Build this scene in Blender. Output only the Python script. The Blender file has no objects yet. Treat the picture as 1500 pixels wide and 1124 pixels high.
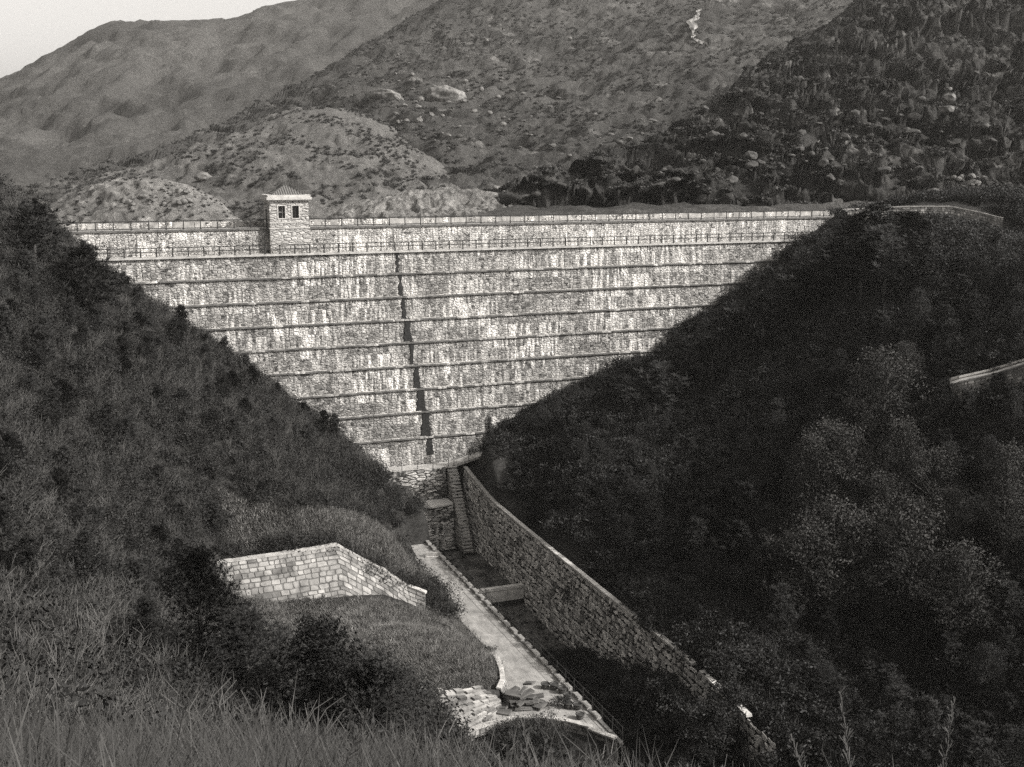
import bpy, bmesh, math, random
import numpy as np
from mathutils import Vector, Matrix, Euler, noise
R = math.radians
rnd = random.Random(7)
nr = np.random.RandomState(11)
SC = bpy.context.scene
COL = SC.collection

# ------------------------------------------------------------------ frame of the place
# X runs along the dam, Y from the viewer to the dam and beyond, Z up; the foot of the dam is at 0,0,0
F = 1700.0; PITCH = math.atan(324 / 1700); CAM = Vector((-41.7, -135.0, 37.0)); YAW = R(21)
FW = Vector((math.sin(YAW), math.cos(YAW), 0)); RT = Vector((math.cos(YAW), -math.sin(YAW), 0))
def W(px, py, D):
    """point on the sight line through (px, py) of the survey photograph, at horizontal distance D along the view"""
    a = (px - 750) / F; b = -(py - 562) / F
    fy = math.cos(PITCH) + b * math.sin(PITCH); fz = -math.sin(PITCH) + b * math.cos(PITCH)
    t = D / fy
    return CAM + RT * (a * t) + FW * D + Vector((0, 0, fz * t))
def Wz(px, py, z):
    b = -(py - 562) / F
    fy = math.cos(PITCH) + b * math.sin(PITCH); fz = -math.sin(PITCH) + b * math.cos(PITCH)
    return W(px, py, (z - CAM.z) / fz * fy)

# ------------------------------------------------------------------ tagging helpers
def tag(o, label=None, cat=None, group=None, kind=None):
    if label: o['label'] = label
    if cat: o['category'] = cat
    if group: o['group'] = group
    if kind: o['kind'] = kind
    return o
def empty(name, loc, rz=0.0, s=1.0):
    o = bpy.data.objects.new(name, None); COL.objects.link(o)
    o.location = loc; o.rotation_euler = (0, 0, rz); o.scale = (s, s, s); o.empty_display_size = .5
    return o
def link(name, me, parent=None, mats=()):
    for m in mats: me.materials.append(m)
    o = bpy.data.objects.new(name, me); COL.objects.link(o)
    if parent is not None: o.parent = parent
    return o
class MB:
    """collects faces, builds one mesh"""
    def __init__(s): s.v = []; s.f = []; s.m = []; s.mi = 0
    def quad(s, *p):
        n = len(s.v); s.v += [tuple(q) for q in p]; s.f.append(tuple(range(n, n + len(p)))); s.m.append(s.mi)
    def box(s, x0, x1, y0, y1, z0, z1, jit=0):
        n = len(s.v)
        P = [(x0,y0,z0),(x1,y0,z0),(x1,y1,z0),(x0,y1,z0),(x0,y0,z1),(x1,y0,z1),(x1,y1,z1),(x0,y1,z1)]
        if jit: P = [tuple(c + rnd.uniform(-jit, jit) for c in p) for p in P]
        s.v += P
        for f in ((0,3,2,1),(4,5,6,7),(0,1,5,4),(1,2,6,5),(2,3,7,6),(3,0,4,7)):
            s.f.append(tuple(n + i for i in f)); s.m.append(s.mi)
    def prism(s, pts, z0, z1):
        n = len(s.v); k = len(pts)
        s.v += [(p[0], p[1], z0) for p in pts] + [(p[0], p[1], z1) for p in pts]
        for i in range(k):
            j = (i + 1) % k; s.f.append((n+i, n+j, n+k+j, n+k+i)); s.m.append(s.mi)
        s.f.append(tuple(n + k + i for i in range(k))); s.m.append(s.mi)
        s.f.append(tuple(n + i for i in reversed(range(k)))); s.m.append(s.mi)
    def tube(s, a, b, r0, r1=None, n=6, cap=False):
        a = Vector(a); b = Vector(b); r1 = r0 if r1 is None else r1
        d = (b - a)
        if d.length < 1e-6: return
        d.normalize(); u = d.orthogonal().normalized(); w = d.cross(u); k = len(s.v)
        for c, r in ((a, r0), (b, r1)):
            for i in range(n):
                t = 2 * math.pi * i / n; s.v.append(tuple(c + u * (r * math.cos(t)) + w * (r * math.sin(t))))
        for i in range(n):
            j = (i + 1) % n; s.f.append((k+i, k+j, k+n+j, k+n+i)); s.m.append(s.mi)
        if cap:
            s.f.append(tuple(k + n + i for i in range(n))); s.m.append(s.mi)
            s.f.append(tuple(k + i for i in reversed(range(n)))); s.m.append(s.mi)
    def grid(s, G, close=False):
        """G[i][j] points"""
        n = len(s.v); A = len(G); B = len(G[0])
        for r in G: s.v += [tuple(p) for p in r]
        for i in range(A - 1):
            for j in range(B - 1):
                s.f.append((n+i*B+j, n+i*B+j+1, n+(i+1)*B+j+1, n+(i+1)*B+j)); s.m.append(s.mi)
    def mesh(s, name, smooth=False):
        me = bpy.data.meshes.new(name); me.from_pydata(s.v, [], s.f)
        me.polygons.foreach_set('material_index', s.m)
        if smooth: me.polygons.foreach_set('use_smooth', [True] * len(s.f))
        me.update(); return me
    def build(s, name, mats, parent=None, smooth=False):
        return link(name, s.mesh(name, smooth), parent, mats if isinstance(mats, (list, tuple)) else [mats])
def npmesh(name, V, Fq, smooth=True):
    me = bpy.data.meshes.new(name); V = np.asarray(V, float); Fq = np.asarray(Fq, int)
    k = Fq.shape[1]
    me.vertices.add(len(V)); me.vertices.foreach_set('co', V.ravel())
    me.loops.add(Fq.size); me.loops.foreach_set('vertex_index', Fq.ravel())
    me.polygons.add(len(Fq)); me.polygons.foreach_set('loop_start', np.arange(0, Fq.size, k)); 
    me.polygons.foreach_set('loop_total', np.full(len(Fq), k)) if False else None
    me.polygons.foreach_set('use_smooth', np.full(len(Fq), smooth))
    me.update(calc_edges=True); me.validate(); return me

# ------------------------------------------------------------------ materials (a warm toned monochrome place)
def C(v): return (v, v * .955, v * .885, 1)
class NT:
    def __init__(s, name, rough=.85, spec=.25):
        s.m = bpy.data.materials.new(name); s.m.use_nodes = True; s.t = s.m.node_tree; s.N = s.t.nodes; s.L = s.t.links
        s.b = s.N['Principled BSDF']; s.b.inputs['Roughness'].default_value = rough; s.b.inputs['Specular IOR Level'].default_value = spec
        s.co = s.N.new('ShaderNodeTexCoord').outputs['Object']
    def _in(s, sock, v):
        if isinstance(v, bpy.types.NodeSocket): s.L.new(v, sock)
        else: sock.default_value = v
    def math(s, op, a, b=0.0, c=None, clamp=False):
        n = s.N.new('ShaderNodeMath'); n.operation = op; n.use_clamp = clamp
        s._in(n.inputs[0], a); s._in(n.inputs[1], b)
        if c is not None: s._in(n.inputs[2], c)
        return n.outputs[0]
    def map(s, scale=(1,1,1), rot=(0,0,0), loc=(0,0,0), co=None):
        n = s.N.new('ShaderNodeMapping'); s.L.new(co or s.co, n.inputs[0])
        n.inputs['Location'].default_value = loc; n.inputs['Rotation'].default_value = rot; n.inputs['Scale'].default_value = scale
        return n.outputs[0]
    def noise(s, co, scale=1, det=4, rough=.55, dist=0):
        n = s.N.new('ShaderNodeTexNoise'); s.L.new(co, n.inputs['Vector']); n.inputs['Scale'].default_value = scale
        n.inputs['Detail'].default_value = det; n.inputs['Roughness'].default_value = rough; n.inputs['Distortion'].default_value = dist
        return n.outputs['Fac']
    def vor(s, co, scale=1, feat='F1', out='Distance', rand=1.0):
        n = s.N.new('ShaderNodeTexVoronoi'); n.feature = feat; s.L.new(co, n.inputs['Vector']); n.inputs['Scale'].default_value = scale
        n.inputs['Randomness'].default_value = rand
        return n.outputs[out]
    def ramp(s, v, lo, hi, a=0.0, b=1.0):
        n = s.N.new('ShaderNodeMapRange'); n.inputs[1].default_value = lo; n.inputs[2].default_value = hi
        n.inputs[3].default_value = a; n.inputs[4].default_value = b; s._in(n.inputs[0], v); return n.outputs[0]
    def mix(s, f, a, b):      # scalar mix
        n = s.N.new('ShaderNodeMix'); n.data_type = 'FLOAT'; s._in(n.inputs[0], f); s._in(n.inputs[2], a); s._in(n.inputs[3], b); return n.outputs[0]
    def bw(s, col):
        n = s.N.new('ShaderNodeRGBToBW'); s.L.new(col, n.inputs[0]); return n.outputs[0]
    def sep(s):
        n = s.N.new('ShaderNodeSeparateXYZ'); s.L.new(s.co, n.inputs[0]); return n.outputs
    def attr(s, name):
        n = s.N.new('ShaderNodeAttribute'); n.attribute_name = name; return n.outputs['Fac']
    def out(s, v):            # value -> warm grey base colour
        v = s.math('MAXIMUM', v, .004)
        n = s.N.new('ShaderNodeCombineColor'); s.L.new(v, n.inputs[0])
        s.L.new(s.math('MULTIPLY', v, .965), n.inputs[1]); s.L.new(s.math('MULTIPLY', v, .915), n.inputs[2])
        s.L.new(n.outputs[0], s.b.inputs['Base Color']); return s
    def bump(s, h, st=.5, dist=.1):
        n = s.N.new('ShaderNodeBump'); n.inputs['Strength'].default_value = st; n.inputs['Distance'].default_value = dist
        s.L.new(h, n.inputs['Height']); s.L.new(n.outputs[0], s.b.inputs['Normal']); return s
M = {}
def plain(name, v, rough=.85, var=.25, scale=3, spec=.25, bump=0):
    n = NT(name, rough, spec); f = n.noise(n.co, scale, 5)
    n.out(n.ramp(f, .3, .7, v * (1 - var), v * (1 + var)))
    if bump: n.bump(f, bump, .1)
    M[name] = n.m; return n.m
def masonry(name, v=.36, sx=2.2, sz=3.0, mortar=.08, lime=0.0, dark=.06, axis='X', mw=.06, varr=.5, course=None, lw=1.6):
    """rubble stone in the plane of a wall; axis: the direction the wall runs in"""
    n = NT(name, .9, .15)
    x, y, z = n.sep()[:3]
    run = x if axis == 'X' else y
    cb = n.N.new('ShaderNodeCombineXYZ'); n.L.new(n.math('MULTIPLY', run, sx), cb.inputs[0]); n.L.new(n.math('MULTIPLY', z, sz), cb.inputs[1])
    n.L.new(n.math('MULTIPLY', y if axis == 'X' else x, .05), cb.inputs[2])
    co = cb.outputs[0]
    e = n.vor(co, 1, 'DISTANCE_TO_EDGE', 'Distance', .8); cell = n.bw(n.vor(co, 1, 'F1', 'Color', .8))
    big = n.noise(n.co, .12, 3); fine = n.noise(n.co, 5, 4, .7)
    st = n.ramp(cell, .15, .85, v * (1 - varr), v * (1 + varr))
    st = n.math('MULTIPLY', st, n.ramp(fine, .25, .75, .72, 1.28))
    st = n.math('MULTIPLY', st, n.ramp(big, .3, .7, .82, 1.18))
    st = n.mix(n.math('GREATER_THAN', n.bw(n.vor(n.map((1,1,1), loc=(7,3,0), co=co), 1.3, 'F1', 'Color')), .80), st, dark)  # odd dark stones and holes
    m = n.ramp(e, mw * .4, mw, 0, 1)
    st = n.mix(m, mortar, st)
    if lime:
        c2 = n.N.new('ShaderNodeCombineXYZ'); n.L.new(n.math('MULTIPLY', run, lw), c2.inputs[0]); n.L.new(n.math('MULTIPLY', z, .16), c2.inputs[1])
        cid = n.math('FLOOR', n.math('DIVIDE', n.math('ADD', z, .55), 2.87)); n.L.new(n.math('MULTIPLY', cid, 3.7), c2.inputs[2])
        s1 = n.noise(c2.outputs[0], 1, 4, .62, .1)
        c3 = n.N.new('ShaderNodeCombineXYZ'); n.L.new(n.math('MULTIPLY', run, .09), c3.inputs[0]); n.L.new(n.math('MULTIPLY', cid, 2.3), c3.inputs[1])
        fr = n.math('FRACT', n.math('DIVIDE', n.math('ADD', z, .55), 2.87))
        c4 = n.N.new('ShaderNodeCombineXYZ'); n.L.new(n.math('MULTIPLY', run, .55), c4.inputs[0]); n.L.new(n.math('MULTIPLY', cid, 5.1), c4.inputs[1])
        tilt = n.ramp(n.noise(c4.outputs[0], 1, 3, .6), .35, .65, -.15, .15)
        s1 = n.math('ADD', s1, n.math('MULTIPLY', n.math('SUBTRACT', fr, .5), tilt))
        zone = n.noise(c3.outputs[0], 1, 4, .7)
        streak = n.math('MULTIPLY', n.ramp(s1, .46, .58), n.ramp(zone, .43, .57), clamp=True)
        streak = n.math('MULTIPLY', streak, n.ramp(n.noise(n.co, 2.6, 4, .75), .36, .58, .25, 1), clamp=True)
        st = n.mix(n.math('MULTIPLY', streak, lime), st, .78)
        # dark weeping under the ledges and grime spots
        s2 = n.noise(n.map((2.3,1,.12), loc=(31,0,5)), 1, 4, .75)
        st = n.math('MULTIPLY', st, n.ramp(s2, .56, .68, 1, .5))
    n.out(st)
    n.bump(n.math('ADD', n.ramp(e, 0, .18), n.math('MULTIPLY', fine, .6)), .8, .12)
    M[name] = n.m; return n.m
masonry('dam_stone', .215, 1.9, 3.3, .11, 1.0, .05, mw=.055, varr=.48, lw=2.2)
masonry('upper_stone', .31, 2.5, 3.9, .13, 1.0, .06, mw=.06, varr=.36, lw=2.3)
masonry('tower_stone', .38, 1.3, 3.2, .20, 0, .30, mw=.04, varr=.22)
masonry('ledge_stone', .34, .9, .6, .16, 0, .12, mw=.03, varr=.3)
plain('ledge_shade_kerb_dark', .10, .9, .5, 1.5)  # dark tone painting the undershadow of ledge slabs; also the dark kerb base
for nm, v_ in (('stone_light', .40), ('stone_mid', .25), ('stone_dark', .11), ('block_light', .25), ('block_mid', .19), ('block_dark', .12), ('joint', .09), ('dark_joint', .015)): plain(nm, v_, .9, .5, .9, bump=.5)
masonry('rubble_wall', .26, 1.5, 1.7, .015, 0, .05, axis='Y', mw=.16, varr=.6)
masonry('dark_masonry', .30, .9, 2.6, .03, .6, .05, mw=.10, varr=.5)
masonry('block_wall', .60, .95, 1.15, .13, 0, .30, mw=.055, varr=.22)
masonry('hill_wall', .25, 1.5, 1.8, .04, 0, .06, mw=.14, varr=.4)
plain('pale_stone', .40, .9, .25, 1.6, bump=.3)
plain('coping', .34, .9, .3, 1.2, bump=.3)
plain('path_stone', .32, .9, .3, 1.0, bump=.2)
plain('rock', .09, .9, .5, .7, bump=.8)
plain('pale_rock', .12, .9, .45, .6, bump=.8)
plain('iron', .03, .6, .3, 4)
plain('pot_clay', .075, .8, .4, 6)
plain('soil', .035, .95, .4, 5)
plain('glass_dark', .012, .15, .1, 1, spec=.5)
plain('bark', .045, .9, .4, 8)
plain('twig', .075, .9, .3, 8)
plain('pine_needle', .017, .7, .5, .7, spec=.2)
plain('dark_leaf', .016, .65, .5, .6, spec=.25)
plain('brush_leaf', .024, .7, .6, .25, spec=.2)
plain('pale_leaf', .042, .7, .6, .5, spec=.12)
plain('dry_grass', .048, .8, .6, .6, spec=.2)
plain('short_grass', .14, .9, .5, .5)
plain('scrub_leaf', .05, .8, .6, .05)

def n_road():
    n = NT('road_surface', .9); f = n.noise(n.co, .5, 6, .7); g = n.noise(n.map((1,.25,1)), 2.5, 5, .7)
    v = n.math('MULTIPLY', n.ramp(f, .3, .7, .17, .34), n.ramp(g, .3, .7, .7, 1.25)); n.out(v).bump(g, .3, .03); M['road_surface'] = n.m
n_road()
def ground(name, lo, hi, scale=.25, fine=3, fst=.5, bst=.6, bd=.3):
    n = NT(name, .95, .1); f = n.noise(n.co, scale, 6, .65); g = n.noise(n.co, fine, 5, .7)
    v = n.math('MULTIPLY', n.ramp(f, .3, .7, lo, hi), n.ramp(g, .3, .7, 1 - fst, 1 + fst)); n.out(v).bump(g, bst, bd); M[name] = n.m
plain('left_needle', .021, .7, .5, .4)
ground('near_ground', .014, .036)
ground('stream_bed', .03, .14, .6, 2.5, .7, .8, .2)
def hill_mat(name, lo, hi, bush=.5, bs=.25, dk=.035, rock=.0, rv=.35, big=.02, streak=None, rs=.12, bst=.8):
    n = NT(name, .95, .1)
    w = n.noise(n.co, big, 5, .6, .3); g = n.noise(n.co, bs * 2.2, 6, .75)
    v = n.math('MULTIPLY', n.ramp(w, .32, .68, lo, hi), n.ramp(g, .3, .7, .62, 1.35))
    if bush:
        b = n.noise(n.co, bs, 5, .7); zone = n.noise(n.co, big * 2.5, 3, .5)
        f = n.ramp(n.math('ADD', b, n.math('MULTIPLY', zone, .5)), .80, .86)
        v = n.mix(n.math('MULTIPLY', f, bush), v, dk)
    if rock:
        r = n.vor(n.map((1, 1, 2.2), rot=(.4, .3, 0)), rs, 'F1', 'Distance'); z2 = n.noise(n.co, big * 3, 4, .6)
        rf = n.math('MULTIPLY', n.ramp(r, .42, .30), n.ramp(z2, .50, .60), clamp=True)
        rf = n.math('MULTIPLY', rf, n.ramp(n.noise(n.co, rs * 6, 4, .7), .42, .55), clamp=True)
        v = n.mix(n.math('MULTIPLY', rf, rock), v, rv)
    if streak:
        s = n.noise(n.map((streak, streak, streak * .12)), 1, 4, .6); v = n.math('MULTIPLY', v, n.ramp(s, .35, .65, .45, 1.3))
    n.out(v).bump(n.math('ADD', n.math('MULTIPLY', g, 1.0), n.math('MULTIPLY', w, 2.0)), bst, .5 / bs); M[name] = n.m
hill_mat('far_mountain', .05, .085, .8, .22, .05, .2, .2, big=.006, bst=.8)
hill_mat('mid_mountain', .038, .072, .7, .35, .022, .6, .17, big=.010, rs=.09)
hill_mat('light_spur', .085, .13, .5, .4, .04, .25, .2, big=.02, rs=.2)
hill_mat('rocky_hill', .022, .055, .6, .4, .014, .9, .13, big=.02, rs=.16)
hill_mat('bare_knoll', .12, .20, .4, .35, .06, .6, .42, big=.05, rs=.3)
hill_mat('cut_knoll', .12, .24, .3, .35, .06, .3, .42, big=.05, streak=.8)
hill_mat('bank', .05, .08, .6, .5, .03, .1, .3, big=.05)

# ------------------------------------------------------------------ near ground: heights from survey points (thin plate spline)
S = []   # (x, y, z)
def g(px, py, D, h): p = W(px, py, D); S.append((p.x, p.y, p.z - h))
for a in [(60,322,115,3),(170,422,120,3),(270,482,124,2.6),(400,575,125,2.4),(500,662,126,2),(556,694,127,1.2),(616,780,126,.8),
          (100,450,104,2),(30,540,92,2),(100,600,90,2),(0,700,66,2),(200,560,106,2),(300,620,108,1.8),(300,750,96,1.2),(450,700,115,1.4),(450,780,107,.5),(560,780,115,.6),
          (150,800,76,1.3),(40,900,50,1.2),(290,960,45,1),(560,940,62,3),(200,700,92,1.5),(110,900,58,1)]: g(*a)
for a in [(1290,318,138,5),(1180,405,140,5.2),(1090,465,139,5.2),(1000,524,140,4.8),(850,575,135,3.8),(720,622,134,2.6),(1450,565,104,.5),(1450,700,95,2.5),
          (1200,700,105,4),(1450,900,85,2),(1300,1000,85,2),(1000,700,118,2.6),(1000,600,132,2.8),(1400,430,125,3.5),(1490,345,138,2.5),(1350,322,152,1),(1430,330,150,1),(1000,850,98,1.2),(850,700,119,1.6),(1450,1100,75,2)]: g(*a)
for u, v, z in [(3.8,4,-.4),(3.8,15,-1.9),(3.8,30,-2.4),(3.8,45,-2.5),(3.8,60,-2.7),(4,75,-4.5),(4,90,-7),(6,12,.4),(6,30,-.6),(7,60,-.9),
                (-9,18,-6.4),(-9,25,-6.6),(-9,35,-6.8),(-6,15,-7.1),(-6,30,-7.1),(-6,45,-7.1),(-6,55,-7.1),(-9,12,-4.5),(-8,7,-2),(-10,4,1.0),(-9,-3,1.2),(3,-3,1),(10,-4,4),
                (-29,31.8,-1.6),(-24,33,-3.0),(-19.5,32.8,-3.4),(-15,31.6,-4.1),(-11,33,-5.9),(-29,29,.9),(-24,28.8,.9),(-19.3,28.4,.9),(-15,28.4,-2.0),(-11.3,30,-4.6),
                (-17.5,37,-3.7),(-11.6,39,-5.3),(-22,42.6,-4.2),(-19,47,-4.8),(-13,47,-5.2),(-10,43,-6),(-28,40,-2.6),
                (-20,53,-6.6),(-16,56,-7.6),(-10,58,-9),(-16,62,-10),(-4,64,-10),(-22,62,-8),(-10,53,-7.2),
                (0,20,-10.5),(0,40,-10.8),(0,60,-11.2),(0,75,-12),(0,90,-13.5),(-12,80,-10),(10,95,-7),
                (-42,22,20),(-52,-4,37),(-60,10,38),(-60,30,30),(-62,60,28),(-60,90,28),(-46,-4,32),(-40,-4,27),(-34,-4,22),(-26,-4,16),(-17,-4,8),
                (20,-4,8),(34,-4,13.5),(44,-4,19),(52,-4,24),(60,-4,28.5),(70,-6,29.5),(66,14,28.5),(80,10,30),(80,40,27),(90,70,24),(60,60,21),(60,90,15),(100,0,30),(100,100,20),(30,100,2),(-10,110,-4),(10,130,0),(-100,0,60),(-100,80,50),(-90,140,50)]:
    S.append((u, -v, z))
TRK = [(1235, 309, 163.5), (1300, 305, 163.5), (1340, 304, 163), (1385, 304, 162.5), (1420, 311, 161.5), (1462, 321, 160)]
for a in TRK: p = W(*a); S.append((p.x, p.y, p.z - .35)); S.append((p.x + 1, p.y - 4, p.z - 2.6))
def cpt(lat, D, z): p = CAM + RT * lat + FW * D; S.append((p.x, p.y, z))
for a in [(0,0,35.3),(-6,0,35.8),(6,0,35),(-2,8,32.6),(-4,12,31.5),(1,12,30.9),(4,12,30.3),(0,20,25.5),(-8,20,27.5),(8,20,23.5),(0,32,16.5),(-14,32,21),(14,32,13),(0,46,7),(12,46,2),(0,-15,42),(-25,0,42),(25,0,30),(-25,20,34),(25,20,22)]: cpt(*a)
S = np.array(S); PX = S[:, :2] / 50.0; PZ = S[:, 2]; n_ = len(S)
def Uk(r2): return np.where(r2 > 1e-12, r2 * np.log(np.maximum(r2, 1e-12)) * .5, 0)
K = Uk(((PX[:, None] - PX[None]) ** 2).sum(-1)) + np.eye(n_) * 2e-4
Pm = np.hstack([np.ones((n_, 1)), PX]); A = np.zeros((n_ + 3, n_ + 3)); A[:n_, :n_] = K; A[:n_, n_:] = Pm; A[n_:, :n_] = Pm.T
SOL = np.linalg.solve(A, np.concatenate([PZ, np.zeros(3)]))
def sm(a, b, x): t = np.clip((x - a) / (b - a), 0, 1); return t * t * (3 - 2 * t)
def height(x, y):
    x = np.asarray(x, float); y = np.asarray(y, float); q = np.stack([x, y], -1).reshape(-1, 2) / 50
    z = np.empty(len(q))
    for i in range(0, len(q), 20000):
        qq = q[i:i + 20000]; z[i:i + 20000] = Uk(((qq[:, None] - PX[None]) ** 2).sum(-1)) @ SOL[:n_] + SOL[n_] + qq @ SOL[n_ + 1:]
    z = z.reshape(x.shape); v = -y
    # the road bench, the channel and the stilling basin are cut into the slope
    rl = np.interp(v, [8, 10, 16, 27, 42, 46, 50, 54], [-6.4, -6.6, -7.4, -8.1, -7.9, -8.8, -9.8, -13])
    road = sm(0, .7, x - rl + .5) * (x < -3.9) * (v > 9) * (v < 60.5)
    z = z * (1 - road) + np.minimum(z, -7.10) * road
    z = np.where((road > .98), -7.10, z)
    ch = (x > -4.1) * (x < 3.4) * (v > 2) 
    zc = np.interp(v, [2, 5, 6.5, 23, 23.3, 60, 90, 140], [-9, -9.6, -9.6, -9.9, -10.6, -11.6, -13.5, -15])
    edge = np.clip(np.minimum(x + 4.1, 3.4 - x) / .4, 0, 1)
    z = np.where(ch & (v < 66), z * (1 - edge) + zc * edge, z)
    sp = (x > -9.2) & (x < 3.4) & (v > 2.0) & (v < 6.4)      # behind the overflow block
    z = np.where(sp & (x <= -4.1), np.minimum(z, -1.0 - (v - 2) * 1.0), z)
    # the slope under the viewer's feet
    D = (x - CAM.x) * FW.x + (y - CAM.y) * FW.y; lat = (x - CAM.x) * RT.x + (y - CAM.y) * RT.y
    zf = np.interp(D, [-30, -8, 0, 3, 8, 12, 20, 32, 46], [48, 39, 35.1, 33.9, 31.5, 29.5, 24.8, 17.5, 8]) + np.where(lat < 0, -lat * .10, -lat * .10)
    wgt = (1 - sm(18, 42, np.sqrt((D - 2) ** 2 + (lat * .8) ** 2))); z = z * (1 - wgt) + zf * wgt
    zl = np.interp(x, [-33, -29, -24, -19.3, -15, -12.6, -11], [-2.0, -2.1, -2.7, -3.05, -4.3, -5.3, -5.9])
    fr_ = (x > -33) & (x < -10.3) & (v > 30.2) & (v < 40); z = np.where(fr_ & (v > np.interp(x, [-33, -25, -19, -15, -11], [31.2, 32, 31.6, 30.2, 31.2])), np.minimum(z, zl - (v - 32.3) * .13), z)
    # keep the reservoir side low behind the dam
    back = (v < -5) & (x > -40) & (x < 60)
    z = np.where(back, np.minimum(z, 20), z)
    return z
def fbm(x, y, s, seed=0.0, oct=6):
    o = np.zeros_like(x); a = 1.0; f = 1.0 / s
    rr = np.random.RandomState(int(seed * 10) + 5)
    for k in range(oct):
        for j in range(3):
            th = rr.uniform(0, 2 * np.pi); ph = rr.uniform(0, 6.28, 2); th2 = th + rr.uniform(.8, 2.2)
            o += a * np.sin((x * np.cos(th) + y * np.sin(th)) * f * 6.28 * .8 + ph[0] + 1.3 * np.sin((x * np.cos(th2) + y * np.sin(th2)) * f * 3.9 + ph[1])) / 3
        a *= .5; f *= 2.03
    return o
gx = np.concatenate([np.arange(-130, -56, 2.0), np.arange(-56, 62, .5), np.arange(62, 130, 2.0)])
gy = np.concatenate([np.arange(-175, -100, 1.2), np.arange(-100, 0, .5), np.arange(0, 14.1, 1.0)])
GX, GY = np.meshgrid(gx, gy); GZ = height(GX, GY)
wild = 1 - ((GX > -16) & (GX < 8) & (GY > -62) & (GY < 3)).astype(float)
near = np.exp(-(((GX - CAM.x) ** 2 + (GY - CAM.y) ** 2) / 400))
wild *= 1 - ((GX > -34) & (GX < -9) & (GY > -55) & (GY < -29)).astype(float)
GZ = GZ + fbm(GX, GY, 9, 1) * .35 * wild * (1 - near * .7)
GXI, GYI = gx, gy
def zt(x, y):
    """bilinear height of the built ground"""
    x = np.clip(np.asarray(x, float), gx[0], gx[-1] - 1e-3); y = np.clip(np.asarray(y, float), gy[0], gy[-1] - 1e-3)
    i = np.clip(np.searchsorted(gx, x, 'right') - 1, 0, len(gx) - 2); j = np.clip(np.searchsorted(gy, y, 'right') - 1, 0, len(gy) - 2)
    fx = (x - gx[i]) / (gx[i + 1] - gx[i]); fy = (y - gy[j]) / (gy[j + 1] - gy[j])
    return (GZ[j, i] * (1 - fx) + GZ[j, i + 1] * fx) * (1 - fy) + (GZ[j + 1, i] * (1 - fx) + GZ[j + 1, i + 1] * fx) * fy
def gridfaces(ny, nx):
    I = np.arange(ny * nx).reshape(ny, nx)
    return np.stack([I[:-1, :-1], I[:-1, 1:], I[1:, 1:], I[1:, :-1]], -1).reshape(-1, 4)
tag(link('valley_ground', npmesh('valley_ground', np.stack([GX, GY, GZ], -1).reshape(-1, 3), gridfaces(len(gy), len(gx))), None, [M['near_ground']]), kind='structure')

# ------------------------------------------------------------------ far hills: swept surfaces with a front, a ridge and a back slope
def cat(a, b, c, d, t):
    return .5 * ((2 * b) + (-a + c) * t + (2 * a - 5 * b + 4 * c - d) * t * t + (-a + 3 * b - 3 * c + d) * t ** 3)
def hill(name, rows, mat, nx=260, per=26, amp=3, sc=40, seed=1, label=None, back=.35, ridged=0, px=None):
    """rows: from the foot to the ridge, each a list of (px, py, D)"""
    x0, x1 = px; PXs = np.linspace(x0, x1, nx); RW = []
    for r in rows:
        r = np.array(r, float); k = np.ones(5) / 5
        py = np.interp(PXs, r[:, 0], r[:, 1]); D = np.interp(PXs, r[:, 0], r[:, 2])
        w = 5
        D = np.convolve(np.pad(D, w, 'edge'), np.ones(2 * w + 1) / (2 * w + 1), 'valid')
        py = np.convolve(np.pad(py, 2, 'edge'), np.ones(5) / 5, 'valid')
        RW.append(np.array([W(a, b, c) for a, b, c in zip(PXs, py, D)]))
    ridge = RW[-1]; foot = RW[0]; dirn = ridge - foot; dirn[:, 2] = 0; L = np.linalg.norm(dirn, axis=1, keepdims=True) + 1; dirn /= L
    hh = np.maximum(ridge[:, 2:3] - 15, 6)
    for k, (f, dz) in enumerate([(back * .5, .12), (back * 1.2, .5), (back * 2.2, 1.0)]):
        q = ridge + dirn * (L * f + 6 * (k + 1)); q[:, 2:3] = ridge[:, 2:3] - hh * dz; RW.append(q)
    RW = [RW[0] - dirn * .3 - np.array([0, 0, 10])] + RW
    G = []; tt = []
    for i in range(len(RW) - 1):
        a = RW[max(i - 1, 0)]; b = RW[i]; c = RW[i + 1]; d = RW[min(i + 2, len(RW) - 1)]
        m = 4 if i == 0 or i > len(rows) else per
        for t in np.arange(m) / m: G.append(cat(a, b, c, d, t)); tt.append(i + t)
    G.append(RW[-1]); tt.append(len(RW) - 1); G = np.array(G); tt = np.array(tt)[:, None]
    ir = len(rows)      # index of the ridge in RW
    # displace, quieter at the ridge so that the skyline stays
    q = 1 - .72 * np.exp(-((tt - ir) / .22) ** 2)
    X, Y, Z = G[..., 0], G[..., 1], G[..., 2]
    oz = 4 if ridged > .7 else 7; d = fbm(X + Z * .7, Y - Z * .3, sc, seed, oz)
    if ridged: d = d * (1 - ridged) + ridged * (1 - 2 * np.abs(fbm(X, Y + Z, sc * .8, seed + 3, oz)))
    G[..., 2] += d * amp * q; fwd = np.array(FW)
    if ridged > .7: G += ((.8 - 1.6 * np.abs(fbm(X * .8 + 50, Z * 1.9 - Y * .25, sc * .75, seed + 7, 6))) * amp * .75 * q)[..., None] * (-fwd)
    else: G += (fbm(X * 1.1 + 50, Y + Z * .8, sc * .6, seed + 7, 4) * amp * .5 * q)[..., None] * (-fwd)
    o = link(name, npmesh(name, G.reshape(-1, 3), gridfaces(G.shape[0], nx)), None, [M[mat]])
    if label: tag(o, label, kind='structure')
    else: tag(o, kind='structure')
    return G
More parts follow.
